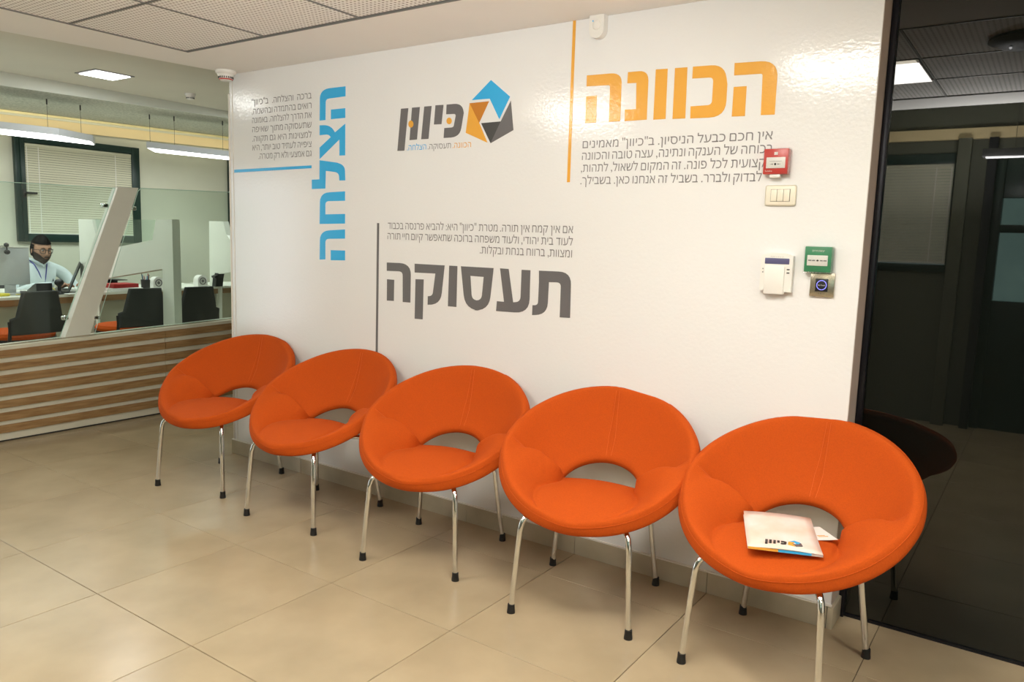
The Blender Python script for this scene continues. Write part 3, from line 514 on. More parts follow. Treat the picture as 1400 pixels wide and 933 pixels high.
out = [(-.033, .0885), (-.033, .03)]+[(.033*math.cos(math.pi+a*math.pi/8), .03+.03*math.sin(math.pi+a*math.pi/8)) for a in range(1, 8)]+[(.033, .03), (.033, .0885)]
mb = MB().prism(out, xz(-.034), xz(-.0002)); mb.obj('housing', M['white_plastic'], t, angle=50)
MB().sphere((0, -.034, .05), .018, sc=(1, .35, 1.1)).obj('sensor_dome', M['white_plastic'], t)
MB().sphere((-.016, -.034, .066), .003).obj('indicator_lens', M['v_blue'], t)

def detector(name, label, loc, r, band, cat='detector'):
    t = thing(name, label, cat, loc)
    MB().lathe([(0, 0), (r, 0), (r, -.012), (r*.93, -.018), (r*.8, -.022), (r*.78, -.03), (0, -.03)], 32).obj('base', M['white_plastic'], t)
    MB().lathe([(r*.74, -.03), (r*.70, -.045), (r*.55, -.05), (0, -.052)], 32).obj('sensor_cap', M['white_plastic'], t)
    if band: MB().lathe([(r*.69, -.0455), (r*.66, -.050), (r*.6, -.051), (0, -.0525)], 32).obj('red_ring', M['red_plastic'], t); MB().lathe([(r*.60, -.0512), (r*.50, -.056), (0, -.057)], 32).obj('lower_cap', M['white_plastic'], t)
    mb = MB()
    for k in range(24):
        a = 2*math.pi*k/24; mb.box((r*.70, -.0025, -.044), (r*.755, .0025, -.034), mat=Matrix.Rotation(a, 4, 'Z'))
    mb.obj('vent_slots', M['ink'], t, smooth=False)
    return t
detector('smoke_detector', 'white smoke detector with red ring at the soffit corner above the wall', (.655, -.075, H), .055, True)
detector('smoke_detector', 'small white smoke detector on the grey office ceiling', (-1.571, 1.131, 2.5), .045, False)

# ================================================================ orange ring chairs
SH = dict(r=.3584, yc=.0321, zc=.5566, t=.5481)
RHO = .021
def Orim(th):
    d = SH['r']*math.cos(th); return Vector((SH['r']*math.sin(th), SH['yc']+d*math.cos(SH['t']), SH['zc']+d*math.sin(SH['t'])))
A1, A2 = math.radians(88), math.radians(160)
def Iedge(th):
    s = 1 if th >= 0 else -1; a = abs(th)
    if a <= A1:
        f = a/A1*math.pi/2; return Vector((s*.170*math.sin(f), .092+.132*math.cos(f), .412+.074*math.cos(f)**1.2))
    if a <= A2:
        u = (a-A1)/(A2-A1); return Vector((s*(.170-.022*u), .092-.010*u, .412-.004*u+.016*math.sin(math.pi*u)))
    u = (a-A2)/(math.pi-A2); return Vector((s*.148*(1-u), .082+.014*math.sin(u*math.pi/2), .408+.006*math.sin(u*math.pi/2)))
def bulge(th):
    a = abs(th)
    if a <= A1: u = a/A1; return -.022+.008*math.sin(math.pi*u)**.7
    if a <= A2: u = (a-A1)/(A2-A1); return -.010+.048*math.sin(math.pi*u**1.15)**.8
    u = (math.pi-a)/(math.pi-A2); return -.006+.034*math.cos(u*math.pi/2)**.55
def seam(th):
    g = 0
    for s in (0, A1, -A1, A2, -A2): g = max(g, math.exp(-((th-s)/.018)**2))
    return g
def low(t): return max(0, min(1, (abs(t)-math.radians(50))/math.radians(60)))
def prof(th, s):
    """height profile of a panel across the ring; the arms swell towards the hole"""
    a = abs(th); k = .60 if A1 < a < A2 else .85
    return math.sin(math.pi*s**k)
def top_pt(th, s, lift=0):
    """point on the upholstery, s = 0 at the hole, 1 at the rim"""
    e = .012
    def base(t, q): 
        sg = 1 if t >= 0 else -1; a = abs(t); k = math.sin(math.pi*(a-A1)/(math.pi-A1)) if a > A1 else 0
        O = Orim(sg*(a-math.radians(30)*k*4*q*(1-q))); O = O+Vector((0, 0, .011*low(t)))
        return Iedge(t).lerp(O, q)
    ds = (base(th, min(1, s+e))-base(th, max(0, s-e))).normalized(); dt = (Orim(th+e)-Orim(th-e)).normalized()
    n = ds.cross(dt); n = n.normalized() if n.length > 1e-6 else Vector((0, 0, 1))
    if n.z < 0: n = -n
    return base(th, s), n, ds
def section(th):
    pts = []; b = bulge(th); g = seam(th); N = 12
    for k in range(N+1):
        s = k/N; P, n, ds = top_pt(th, s); pts.append(P+n*(RHO*(1-.22*g*math.sin(math.pi*min(1, s*1.0))**.3 if 0 < s < 1 else RHO/RHO)+b*prof(th, s)*.9))
    P, n, ds = top_pt(th, 1)
    dn = RHO+.018*low(th)
    for k in range(1, 8): a = math.pi*k/8; c = math.cos(a); pts.append(P+n*(RHO if c > 0 else dn)*c+ds*RHO*(1-.06*g)*math.sin(a)**.8)
    for k in range(N+1):
        s = 1-k/N; P, n, ds = top_pt(th, s); pts.append(P-n*(RHO+(dn-RHO)*s)+n*b*2*s*(1-s))
    P, n, ds = top_pt(th, 0)
    for k in range(1, 6): a = math.pi*k/6; pts.append(P-n*RHO*.8*math.cos(a)-ds*RHO*.8*math.sin(a))
    return pts
NT = 300
def make_chair():
    t = thing('ring_chair', 'x', 'chair')
    # even stepping in angle with extra samples next to the seams
    secs = [section(-math.pi+2*math.pi*(k+.5)/NT) for k in range(NT)]
    mb = MB(); n = len(secs[0]); V = [[mb.bm.verts.new(p) for p in s] for s in secs]
    for i in range(NT):
        a, b = V[i], V[(i+1) % NT]
        for k in range(n): mb.bm.faces.new((a[k], a[(k+1) % n], b[(k+1) % n], b[k]))
    shell = mb.obj('upholstered_shell', M['orange'], t, angle=60)
    for s0 in (0, A1, -A1):
        mb = MB()
        for d in ((-.007, .007) if s0 == 0 else (.008 if s0 > 0 else -.008,)):
            P = []
            for k in range(1, 25):
                s = k/24; th = s0+d/max(.12, SH['r']*s); q, nn, ds = top_pt(th, s); P.append(q+nn*(RHO*(1-.0*seam(th))+bulge(th)*prof(th, s)*.9+.0002))
            mb.tube(P, .0007, 5)
        mb.obj('stitching', M['stitch'], shell)
    mb = MB(); P = []
    for k in range(97):
        th = -math.pi+2*math.pi*k/96; q, nn, ds = top_pt(th, 1); a = 1.62; P.append(q+nn*RHO*math.cos(a)+ds*(RHO+.0002)*math.sin(a))
    mb.tube(P, .0016, 6, caps=False); mb.obj('welt', M['orange'], shell)
    R_ = .0105
    for sx in (-1, 1):
        for f in (1, 0):
            if f: P = [(.2185, -.2494, .012), (.2075, -.2375, .20), (.200, -.229, .315), (.196, -.224, .34), (.187, -.214, .357), (.172, -.197, .366), (.12, -.14, .368), (.06, -.075, .368)]
            else: P = [(.2176, .2148, .012), (.196, .197, .20), (.184, .186, .315), (.179, .182, .338), (.168, .172, .352), (.15, .157, .359), (.10, .11, .362), (.05, .06, .364)]
            lg = MB().tube([(sx*x, y, z) for x, y, z in P], R_, 14).obj('leg', M['chrome'], t)
            x, y = P[0][0]*sx, P[0][1]
            MB().lathe([(0, -.012), (.0150, -.012), (.0150, -.006), (.0135, .004), (.0128, .021), (.0105, .022)], 18, loc=(x, y, .012)).obj('foot_cap', M['rubber'], lg)
    MB().box((-.07, -.10, .372), (.07, .07, .384), bev=.003).obj('mounting_plate', M['black_metal'], t)
    for sx in (-1, 1): MB().box((sx*.15-.02, -.19, .366), (sx*.15+.02, -.13, .385), bev=.004).obj('bracket', M['red_plastic'], t)
    return t
POSES = [(.9626, -.3442, .2297), (1.7292, -.3472, .0827), (2.498, -.3407, .2055), (3.2471, -.3274, .2251), (3.9656, -.3256, -.1045)]
CL = ['orange ring chair farthest left, nearest the slatted counter', 'second orange ring chair from the counter, below the vertical blue heading', 'middle orange ring chair, below the grey heading',
      'fourth orange ring chair from the counter, below the switches, beside the folder chair', 'orange ring chair nearest the dark glass with the folder on its seat']
proto = make_chair()
for i, (x, y, a) in enumerate(POSES):
    c = proto if i == 0 else copy_tree(proto)
    c.location = (x, y, 0); c.rotation_euler.z = a; c['label'] = CL[i]; c['group'] = 'orange ring chairs along the wall'

# folder and leaflet on the last chair
rz = math.radians(-124+90) if False else math.atan2(-.213+.289, 4.017-3.816)
t = thing('paper_folder', 'peach and white paper folder lying on the chair beside the dark glass', 'folder', (3.963, -.391, .4475), math.atan2(.0765, .2005)); t.rotation_euler.x = math.radians(0)
for k, (m, z) in enumerate((('paper_tint', 0), ('paper', .003), ('paper_tint', .006))):
    W, L_ = .1075, .148; mb = MB()
    mb.grid(lambda i, j: Vector((-W+2*W*i/8, -L_+2*L_*j/8, z+.010*(j/8)**3*(k == 2)+.004*math.sin(i/8*math.pi)*(k == 2))), 9, 9)
    me = mb.mesh('cover' if k != 1 else 'inner_sheet', M[m]); o = link('cover' if k != 1 else 'inner_sheet', me, t)
    so = o.modifiers.new('thickness', 'SOLIDIFY'); so.thickness = .0012
MB().box((-.107, -.1495, -.0005), (-.02, -.1478, .0065)).obj('edge_stripe', M['v_orange'], t, smooth=False)
MB().box((-.02, -.1495, -.0005), (.075, -.1478, .0065)).obj('edge_stripe', M['v_blue'], t, smooth=False)
fl = lambda x, z: (x, z, .0108+.0)
lx0, sc = -.052, .16
for c in LOGO: MB().prism([((p[0]-2.3)*sc+.006, (p[1]-1.8)*sc-.112) for p in c], lambda p: Vector((p[0], p[1], .0125)), lambda p: Vector((p[0], p[1], .009))).obj('logo_letter', M['ink'], t, smooth=False)
for c, ps in PENTA: MB().prism([((p[0]-2.3)*sc+.006, (p[1]-1.8)*sc-.112) for p in ps], lambda p: Vector((p[0], p[1], .0125)), lambda p: Vector((p[0], p[1], .009))).obj('logo_facet', M[{'blue': 'v_blue', 'orange': 'v_orange', 'dark_orange': 'v_orange', 'grey': 'v_grey', 'dark_grey': 'v_grey'}[c]], t, smooth=False)
t = thing('leaflet', 'small white leaflet sticking out from under the folder', 'paper', (4.022, -.322, .444), .75)
MB().box((-.08, -.055, 0), (.08, .055, .0012)).obj('sheet', M['paper'], t, smooth=False)
MB().box((.03, -.03, .0012), (.062, -.026, .0016)).box((.03, -.022, .0012), (.055, -.018, .0016)).obj('print_line', M['v_orange'], t, smooth=False)

t = thing('ceiling_fixture', 'round dark ceiling fixture with two small bright spots, mirrored in the dark glass', 'light', (4.42, -.82, H), 0)
MB().lathe([(0, 0), (.15, 0), (.155, -.012), (.12, -.03), (.05, -.034), (0, -.034)], 32).obj('rim', M['dark_plastic'], t)
for x, y in ((-.07, .0), (.0, .02)): MB().sphere((x, y, -.036), .006, 10).obj('spot', M['lamp_white'], t)
# ================================================================ slatted counter
def cz(z, y): return z*(1+.0590*(max(-1.2, min(1.2, y))+.775))
def quadbox(x0, x1, y0, y1, z0, z1, name, m, parent):
    mb = MB(); V = [mb.bm.verts.new(p) for p in [(x0, y0, cz(z0, y0)), (x1, y0, cz(z0, y0)), (x1, y1, cz(z0, y1)), (x0, y1, cz(z0, y1)), (x0, y0, cz(z1, y0)), (x1, y0, cz(z1, y0)), (x1, y1, cz(z1, y1)), (x0, y1, cz(z1, y1))]]
    for f in ((0, 1, 2, 3), (4, 5, 6, 7), (0, 1, 5, 4), (1, 2, 6, 5), (2, 3, 7, 6), (3, 0, 4, 7)): mb.bm.faces.new([V[i] for i in f])
    return mb.obj(name, m, parent, smooth=False)
t = thing('service_counter', 'low cream counter clad with horizontal oak slats below the glass screens', 'counter', (-.68, 0, 0))
CX = -.68
t.location.x = -.672
XF = lambda x: x-CX
for ya, yb in ((-1.2, -.89), (-.89, .31), (.31, 1.2)):
    quadbox(XF(-.80), XF(-.690), ya+.0015, yb-.0015, .011, .578, 'front_panel', M['counter_white'], t)
    for k, (zt, zb) in enumerate(((.578, .530), (.499, .452), (.421, .371), (.342, .291), (.262, .215), (.186, .133), (.107, .058))):
        quadbox(XF(-.6905), XF(-.680), ya+.0015, yb-.0015, zb, zt, 'slat', M['wood'], t)
quadbox(XF(-.818), XF(-.675), -1.2, 1.2, .5785, .600, 'counter_top', M['counter_white'], t)
quadbox(XF(-.6895), XF(-.6775), -1.19, -.05, .548, .553, 'light_strip', M['wood_strip'], t)
quadbox(XF(-.79), XF(-.70), -1.2, 1.2, .0, .011, 'painted_plinth_shade', M['ink'], t)  # black strip paints the shade along the counter foot
quadbox(XF(-.735), XF(-.715), -1.2, 1.2, .600, .606, 'glass_channel', M['steel_plate'], t)

# ---------------------------------------------------------------- slanted post and glass screens
def top(y): return cz(.600, y)
t = thing('slanted_post', 'white slanted post with steel clips standing on the counter', 'post', (-.75, -.28, top(-.28)))
z0 = top(-.28)
pa = [(-.357, .0), (-.195, .0), (.182, 1.633-z0), (.034, 1.628-z0)]; pa = [(y+.28, z) for y, z in pa]
mb = MB().prism(pa, yz(.010), yz(-.06)); bmesh.ops.bevel(mb.bm, geom=list(mb.bm.edges), offset=.002, segments=1, affect='EDGES'); mb.obj('post_body', M['laminate'], t, smooth=False)
for (y, z) in ((-.066, 1.498), (.154, 1.49), (-.36, .747), (-.131, .735)):
    s = -1 if y in (-.066, -.36) else 1
    MB().box((-.03, y+.28-.022+s*-.012, z-z0-.014), (.012, y+.28+.022+s*-.012, z-z0+.014), bev=.008, seg=3).obj('glass_clip', M['chrome'], t)
def slab(name, label, pts, x=-.735):
    y0 = pts[0][0]; zz = pts[0][1]; o = MB().prism([(y-y0, z-zz) for y, z in pts], yz(-.004), yz(.004)).obj(name, M['glass'], None, smooth=False); o.location = (x, y0, zz); tag(o, label, 'glass screen', 'glass screens on the counter')
    P = [Vector((0, y-y0, z-zz)) for y, z in pts]
    for a, b in zip(P, P[1:]+P[:1]):
        if (a.z+b.z)/2 < .02: continue
        MB().tube([a, b], .0022, 4).obj('polished_edge', M['glass_edge'], o, smooth=False)
    return o
slab('glass_screen', 'clear glass screen in front of the seated clerk, left of the slanted post', [(-1.19, top(-1.1)+.012), (-.393, top(-.39)+.006), (-.031, 1.505), (.012, 1.62), (-1.19, 1.60)])
slab('glass_screen', 'clear glass screen between the slanted post and the white wall', [(-.165, top(-.16)+.006), (1.0, top(1)+.006), (1.05, 1.655), (.195, 1.632), (.173, 1.608)])
t = thing('slanted_post', 'white slanted post half hidden behind the wall corner', 'post', (-.75, 1.06, top(1.06)))
MB().prism([(.10, 0), (.26, 0), (.04, 1.0), (-.10, 1.0)], yz(.010), yz(-.06)).obj('post_body', M['laminate'], t, smooth=False)
MB().box((-.03, -.11, .90), (.012, -.07, .93), bev=.008, seg=3).obj('glass_clip', M['chrome'], t)

# ---------------------------------------------------------------- booth dividers (front post, low arm, rear post in one board)
def divider(y, label, pts, glass=True):
    t = thing('booth_divider', label, 'divider', (-.93, y, .10), group='booth dividers')
    MB().prism([(x+.93, z-.10) for x, z in pts], xz(0), xz(.062)).obj('board', M['laminate'], t, smooth=False)
    if glass: MB().box((-1.06, .02, 1.10), (-.112, .026, 1.318)).obj('pane', M['glass'], t, smooth=False)
    return t
prof = [(-.826, .10), (-.826, 1.424), (-1.042, 1.423), (-1.100, 1.265), (-1.559, 1.203), (-1.80, 1.17), (-1.942, 1.282), (-1.991, 1.413), (-2.222, 1.413), (-2.235, .10), (-2.12, .10), (-2.12, .89), (-.972, 1.049), (-.985, .10)]
divider(.48, 'cream booth divider with tall front post behind the slanted post', prof)
divider(1.80, 'cream booth divider beside the white wall, only its rear post in view', [(x-.12, z+(.03 if z > .2 else 0)) for x, z in prof])

# ---------------------------------------------------------------- desk running through the booths
def dx(y): return -1.895-.165*(y+.1)
for ya, yb, lab in ((-1.6, .475, 'white topped desk with brown edge where the clerk sits'), (.547, 1.795, 'white topped desk with brown edge behind the booth divider'), (1.867, 2.9, 'white topped desk with brown edge beside the white wall, heaped with papers')):
    t = thing('service_desk', lab, 'desk', (-2.2, ya, .10), group='desks in the office booths')
    DP = [(dx(ya)+2.2, 0), (dx(yb)+2.2, yb-ya), (-.62, yb-ya), (-.62, 0)]
    e = [(DP[0][0], 0), (DP[1][0], yb-ya), (DP[1][0]-.02, yb-ya), (DP[0][0]-.02, 0)]
    MB().prism(DP, xy(.680), xy(.700)).obj('worktop', M['laminate'], t, smooth=False)
    MB().prism(e, xy(.630), xy(.6795)).obj('front_edge', M['desk_edge'], t, smooth=False)
    MB().prism([(p[0]-.04, p[1]) for p in e], xy(.0), xy(.6295)).obj('front_panel', M['desk_front'], t, smooth=False)
    for y in (.02, yb-ya-.06): MB().box((-.60, y, 0), (-.56, y+.04, .6795)).obj('leg', M['chrome'], t, smooth=False)
DZ = .80
# ---------------------------------------------------------------- desk objects
t = thing('monitor', 'pale monitor seen from behind, left of the clerk', 'monitor', (-2.16, -.07, DZ), .0)
MB().box((-.03, -.19, .075), (0, .125, .375), bev=.006).obj('back_shell', M['fixture'], t)
MB().box((-.002, -.19, .370), (.004, .125, .377), bev=.001).obj('top_trim', M['cord'], t)
MB().box((-.033, -.18, .085), (-.0302, .115, .365)).obj('screen', M['black_plastic'], t, smooth=False)
MB().box((.0, -.12, .16), (.004, -.10, .19)).obj('port_cover', M['v_text'], t, smooth=False)
MB().box((-.02, -.06, .01), (-.005, .02, .09), bev=.003).obj('neck', M['fixture'], t)
MB().box((-.09, -.11, 0), (.06, .07, .012), bev=.004).obj('foot', M['fixture'], t)
t = thing('webcam', 'small dark webcam clipped to the top of the monitor', 'camera', (-2.145, -.115, 1.135))
MB().sphere((.012, 0, 0), .022, sc=(.6, 1.05, .85)).obj('clip_foot', M['dark_plastic'], t)
MB().tube([(.01, 0, .01), (.01, 0, .045)], .005).obj('neck', M['dark_plastic'], t)
MB().sphere((.005, 0, .055), .018).obj('camera_head', M['dark_plastic'], t)
MB().tube([(.012, -.01, .05), (.02, -.05, .045), (.022, -.085, -.02), (.022, -.11, -.07), (.02, -.16, -.11)], .0025, 6).obj('cable', M['dark_plastic'], t)
t = thing('desk_telephone', 'black desk telephone in front of the clerk', 'telephone', (-2.12, .115, DZ))
MB().prism([(-.11, 0), (.09, 0), (.09, .03), (-.09, .10), (-.11, .10)], lambda p: Vector((-p[0]*.8, -.075, p[1]*.9)), lambda p: Vector((-p[0]*.8, .045, p[1]*.9))).obj('base', M['black_plastic'], t, smooth=False)
MB().box((-.02, -.065, .05), (.01, .035, .072), bev=.01, seg=3).obj('handset', M['black_plastic'], t)
t = thing('barcode_scanner', 'black hand scanner held upright in front of the clerk', 'scanner', (-2.0, .20, DZ))
MB().lathe([(0, 0), (.035, 0), (.03, .015), (.012, .03), (.012, .07)], 18).obj('stand', M['black_plastic'], t)
MB().sphere((0, 0, .095), .034, sc=(1.1, 1, .85)).obj('scanner_head', M['black_plastic'], t)
c = MB().tube([(-2.06, -.10, .806), (-2.03, .02, .806), (-2.04, .12, .806), (-2.02, .17, .815), (-2.05, .19, .83), (-2.10, .195, .845)], .004, 8).obj('network_cable', M['yellow'], None); tag(c, 'yellow network cable lying along the desk edge', 'cable')
t = thing('marker_pack', 'yellow packet at the left end of the desk', 'packet', (-2.02, -.27, DZ), .3)
MB().box((-.04, -.12, 0), (.05, .10, .022), bev=.008, seg=3).obj('body', M['yellow'], t); MB().box((-.045, -.125, .0), (.0, -.08, .026), bev=.006).obj('cap', M['dark_plastic'], t)
t = thing('tape_box', 'clear plastic box beside the monitor foot', 'box', (-2.04, -.08, DZ), 0)
MB().box((-.03, -.07, 0), (.03, .06, .045), bev=.003).obj('box', M['clear_plastic'], t); MB().box((-.02, .01, .005), (.02, .05, .035), bev=.003).obj('contents', M['v_text'], t)
t = thing('printer', 'white printer at the left edge of the picture beside the monitor', 'printer', (-2.25, -.47, DZ))
MB().box((-.15, -.25, 0), (.13, .18, .13), bev=.015, seg=3).obj('body', M['white_plastic'], t); MB().box((.128, -.18, .03), (.134, .12, .04)).obj('paper_slot', M['dark_plastic'], t); MB().box((-.12, -.2, .13), (.08, .12, .137), bev=.003).obj('lid', M['fixture'], t)
t = thing('laptop', 'open black laptop seen edge on beside the slanted post', 'laptop', (-2.24, .275, DZ), 1.15)
MB().box((-.16, -.19, 0), (.10, .19, .018), bev=.004).obj('keyboard_base', M['black_plastic'], t)
mb = MB(); mb.box((-.004, -.19, 0), (.004, .19, .25), bev=.003, mat=Matrix.Translation((.10, 0, .016)) @ Matrix.Rotation(math.radians(22), 4, 'Y')); mb.obj('screen_lid', M['black_plastic'], t)
for k in range(4): MB().box((-.11+.045*k, -.16, .018), (-.08+.045*k, .16, .0205), bev=.001).obj('key_row', M['dark_plastic'], t)
def sheet(x, y, rz, label, w_=.105, l_=.1485, z=DZ, n=1):
    t = thing('paper_sheet' if n == 1 else 'paper_stack', label, 'paper', (x, y, z), rz)
    for k in range(n): MB().box((-w_, -l_, .0012*k+.0002), (w_, l_, .0012*k+.0012), mat=Matrix.Rotation(.06*math.sin(k*2.3), 4, 'Z')).obj('sheet', M['paper'], t, smooth=False)
sheet(-2.07, .36, .2, 'white papers on the desk in front of the laptop', n=3)
sheet(-2.18, 2.05, .4, 'white papers spread on the desk near the white wall', n=4)
sheet(-2.36, 2.42, -.2, 'stack of white papers on the desk by the wall corner', n=9)
t = thing('book_stack', 'white box file lying on the desk under the red box', 'file', (-2.13, .80, DZ), -.1)
MB().box((-.10, -.14, 0), (.09, .13, .028), bev=.002).obj('body', M['paper'], t)
t = thing('red_box', 'flat red box on top of the white box file', 'box', (-2.14, .78, DZ+.029), .1)
MB().box((-.09, -.12, 0), (.08, .12, .035), bev=.003).obj('body', M['red_box'], t)
t = thing('pen_cup', 'dark mesh cup full of pens behind the arm of the divider', 'cup', (-2.16, 1.02, DZ))
MB().lathe([(0, 0), (.036, 0), (.040, .09), (.037, .09), (.034, .004), (0, .004)], 24).obj('cup', M['dark_plastic'], t)
for k in range(7):
    a = k*.9; MB().tube([(.012*math.cos(a), .012*math.sin(a), .01), (.032*math.cos(a), .032*math.sin(a), .125+.01*(k % 3))], .0035, 8).obj('pen', M[('v_blue', 'ink', 'red_box', 'paper')[k % 4]], t)
t = thing('letter_tray', 'black letter tray beside the pen cup', 'tray', (-2.36, .92, DZ))
MB().box((-.10, -.09, 0), (.08, .0, .006), bev=.001).box((-.10, -.09, .04), (.08, .0, .046), bev=.001).box((-.10, -.09, .08), (.08, .0, .086), bev=.001).box((-.10, -.09, 0), (-.094, .0, .086)).obj('tray_frame', M['black_plastic'], t)
def fan(x, y, label, s=1):
    t = thing('desk_heater', label, 'heater', (x, y, DZ))
    MB().prism([(-.05*s, 0), (.05*s, 0), (.05*s, .06*s)]+[(.05*s*math.cos(a*math.pi/10), .06*s+.05*s*math.sin(a*math.pi/10)) for a in range(1, 10)]+[(-.05*s, .06*s)], yz(-.04), yz(.035)).obj('housing', M['white_plastic'], t, angle=50)
    MB().lathe([(.034*s, 0), (.034*s, .004), (.026*s, .004), (.026*s, 0)], 24, loc=(.036, 0, .055*s), mat=Matrix.Rotation(math.pi/2, 4, 'Y')).obj('front_ring', M['v_grey'], t)
    MB().lathe([(0, .002), (.014*s, .001)], 16, loc=(.037, 0, .055*s), mat=Matrix.Rotation(math.pi/2, 4, 'Y')).obj('hub', M['v_grey'], t)
fan(-2.22, 1.16, 'small rounded white appliance framed by the divider opening')
fan(-2.26, 1.64, 'small rounded white appliance between divider and black telephone', 1.05)
t = thing('card_terminal', 'black card terminal standing behind the farthest visitor chair', 'terminal', (-2.23, 1.80, DZ))
MB().prism([(-.035, 0), (.045, 0), (.055, .08), (.065, .12), (.06, .15), (.03, .16), (.005, .15), (-.005, .115), (-.04, .105), (-.04, .09), (-.025, .08)], yz(-.03), yz(.03)).obj('body', M['black_plastic'], t, angle=50)
MB().box((.0305, -.0, .09), (.032, .045, .135)).obj('screen', M['dark_plastic'], t, smooth=False)

# ---------------------------------------------------------------- visitor chairs behind the counter
def visitor_chair():
    t = thing('visitor_chair', 'x', 'chair')
    # back shell: waisted dark plastic board, curved; chair faces -x
    out = [(-.175, .0), (-.205, .16), (-.215, .165), (-.165, .33), (-.155, .355), (.155, .355), (.165, .33), (.200, .17), (.190, .165), (.190, 0)]
    out = [(-.20, -.02), (-.215, .155), (-.17, .165), (-.145, .33), (-.130, .350), (.150, .352), (.160, .335), (.150, .19), (.175, .18), (.195, -.02)]
    cv = lambda y: .10*y*y*4
    mb = MB(); fa = lambda p: Vector((.02-cv(p[0])*1.0+p[1]*.10, p[0]*.92, .575+p[1]*.93)); fb = lambda p: Vector((.0-cv(p[0])+p[1]*.10, p[0]*.92, .575+p[1]*.93))
    # subdivide across the width so the board bends
    top_ = lambda y: .352-.02*max(0, abs(y)-.11)/.05; cols = 15
    def half(z):  # half width at height z above the seat
        return .205 if z < .155 else (.205-.037*(z-.155)/.01 if z < .165 else .168-.040*(z-.165)/.187)
    def fn(side):
        def f(i, j):
            z = .035+.317*i/24; h = half(z); y = -h+2*h*j/(cols-1); p = (y, z); return (fa if side else fb)(p)
        return f
    mb.grid(fn(1), 25, cols); mb.grid(fn(0), 25, cols)
    me = mb.mesh('backrest', M['dark_plastic']); o = link('backrest', me, t); s = o.modifiers.new('thickness', 'SOLIDIFY'); s.thickness = .004
    for s_ in (-1, 1): MB().tube([(-.02, s_*.185, .56), (.0, s_*.187, .64), (-.005, s_*.187, .70)], .012, 8).obj('side_support', M['black_plastic'], t)
    MB().prism([(.235*math.cos(a*math.pi/12)-.26, .245*math.sin(a*math.pi/12)) for a in range(24)], xy(.545), xy(.565)).obj('seat_pan', M['black_plastic'], t)
    mb = MB(); mb.lathe([(0, .565), (.235, .565), (.240, .585), (.225, .605), (.15, .613), (0, .615)], 32, loc=(-.26, 0, 0)); mb.obj('seat_cushion', M['orange'], t)
    for sx in (-.44, -.06):
        for sy in (-.2, .2): MB().tube([(sx, sy*.9, .545), (sx+(.03 if sx > -.2 else -.03), sy*1.05, .112)], .011, 10).obj('leg', M['chrome'], t)
    return t
v1 = visitor_chair(); data = [(-1.13, -.35, .12, 'dark backed orange seated visitor chair in front of the clerk, left of the slanted post'), (-1.07, .375, -.10, 'dark backed orange seated visitor chair between slanted post and divider'), (-1.04, .805, -.03, 'dark backed orange seated visitor chair beside the white wall corner')]
for i, (x, y, a, lab) in enumerate(data):
    c = v1 if i == 0 else copy_tree(v1); c.location = (x, y, 0); c.rotation_euler.z = a; c['label'] = lab; c['group'] = 'visitor chairs behind the counter'
for ch in v1.children: pass

# ---------------------------------------------------------------- pendant lamps
def pendant(poly, z, label, wires):
    cx, cy = poly[0]; t = thing('pendant_lamp', label, 'lamp', (cx, cy, z), group='suspended linear office lamps')
    p = [(x-cx, y-cy) for x, y in poly]
    MB().prism(p, xy(0), xy(.055)).obj('housing', M['fixture'], t, smooth=False)
    mx, my = sum(a for a, b in p)/len(p), sum(b for a, b in p)/len(p); q = [(mx+(a-mx)*.93, my+(b-my)*.985) for a, b in p]
    MB().prism(q, xy(-.004), xy(-.0005)).obj('diffuser', M['lamp_white'], t, smooth=False)
    for (x, y) in wires:
        zt = zs(2.418, y)-z
        w_ = MB().tube([(x-cx, y-cy, .054), (x-cx, y-cy, zt)], .0016, 6).obj('suspension_wire', M['dark_plastic'], t)
        MB().tube([(x-cx, y-cy, zt-.045), (x-cx, y-cy, zt)], .006, 8).obj('ceiling_fixing', M['dark_plastic'], w_)
pendant([(-2.42, -1.9), (-2.17, .33), (-2.36, .70), (-2.60, .84), (-2.64, -1.9)], 2.085, 'white suspended lamp above the clerk at the left edge of the picture', [(-2.509, .40), (-2.60, .72), (-2.5, -1.2)])
pendant([(-2.32, 1.16), (-2.16, 3.0), (-2.42, 3.1), (-2.62, 1.40)], 2.085, 'white suspended lamp nearest the white wall corner', [(-2.60, 1.36), (-2.50, 1.55), (-2.351, 1.979)])
t = thing('pendant_lamp', 'thin lit pendant lamp mirrored at the right edge of the dark glass', 'lamp', (4.6, -3.05, 2.0), 0)
MB().box((-.48, -.06, 0), (.9, .06, .05), bev=.003).obj('housing', M['dark_plastic'], t)
MB().box((-.46, -.045, -.004), (.88, .045, -.0005)).obj('diffuser', M['lamp_white'], t, smooth=False)
for x in (-.3, .7): MB().tube([(x, 0, .05), (x, 0, .499)], .0015, 6).obj('suspension_wire', M['dark_plastic'], t)
t = thing('ceiling_light', 'small square lit panel in the grey office ceiling', 'light', (-1.45, .345, 2.5))
MB().box((-.15, -.15, -.006), (.15, .15, -.0005)).obj('frame', M['v_text'], t, smooth=False)
MB().box((-.128, -.128, -.010), (.128, .128, -.0065)).obj('diffuser', M['lamp_white'], t, smooth=False)
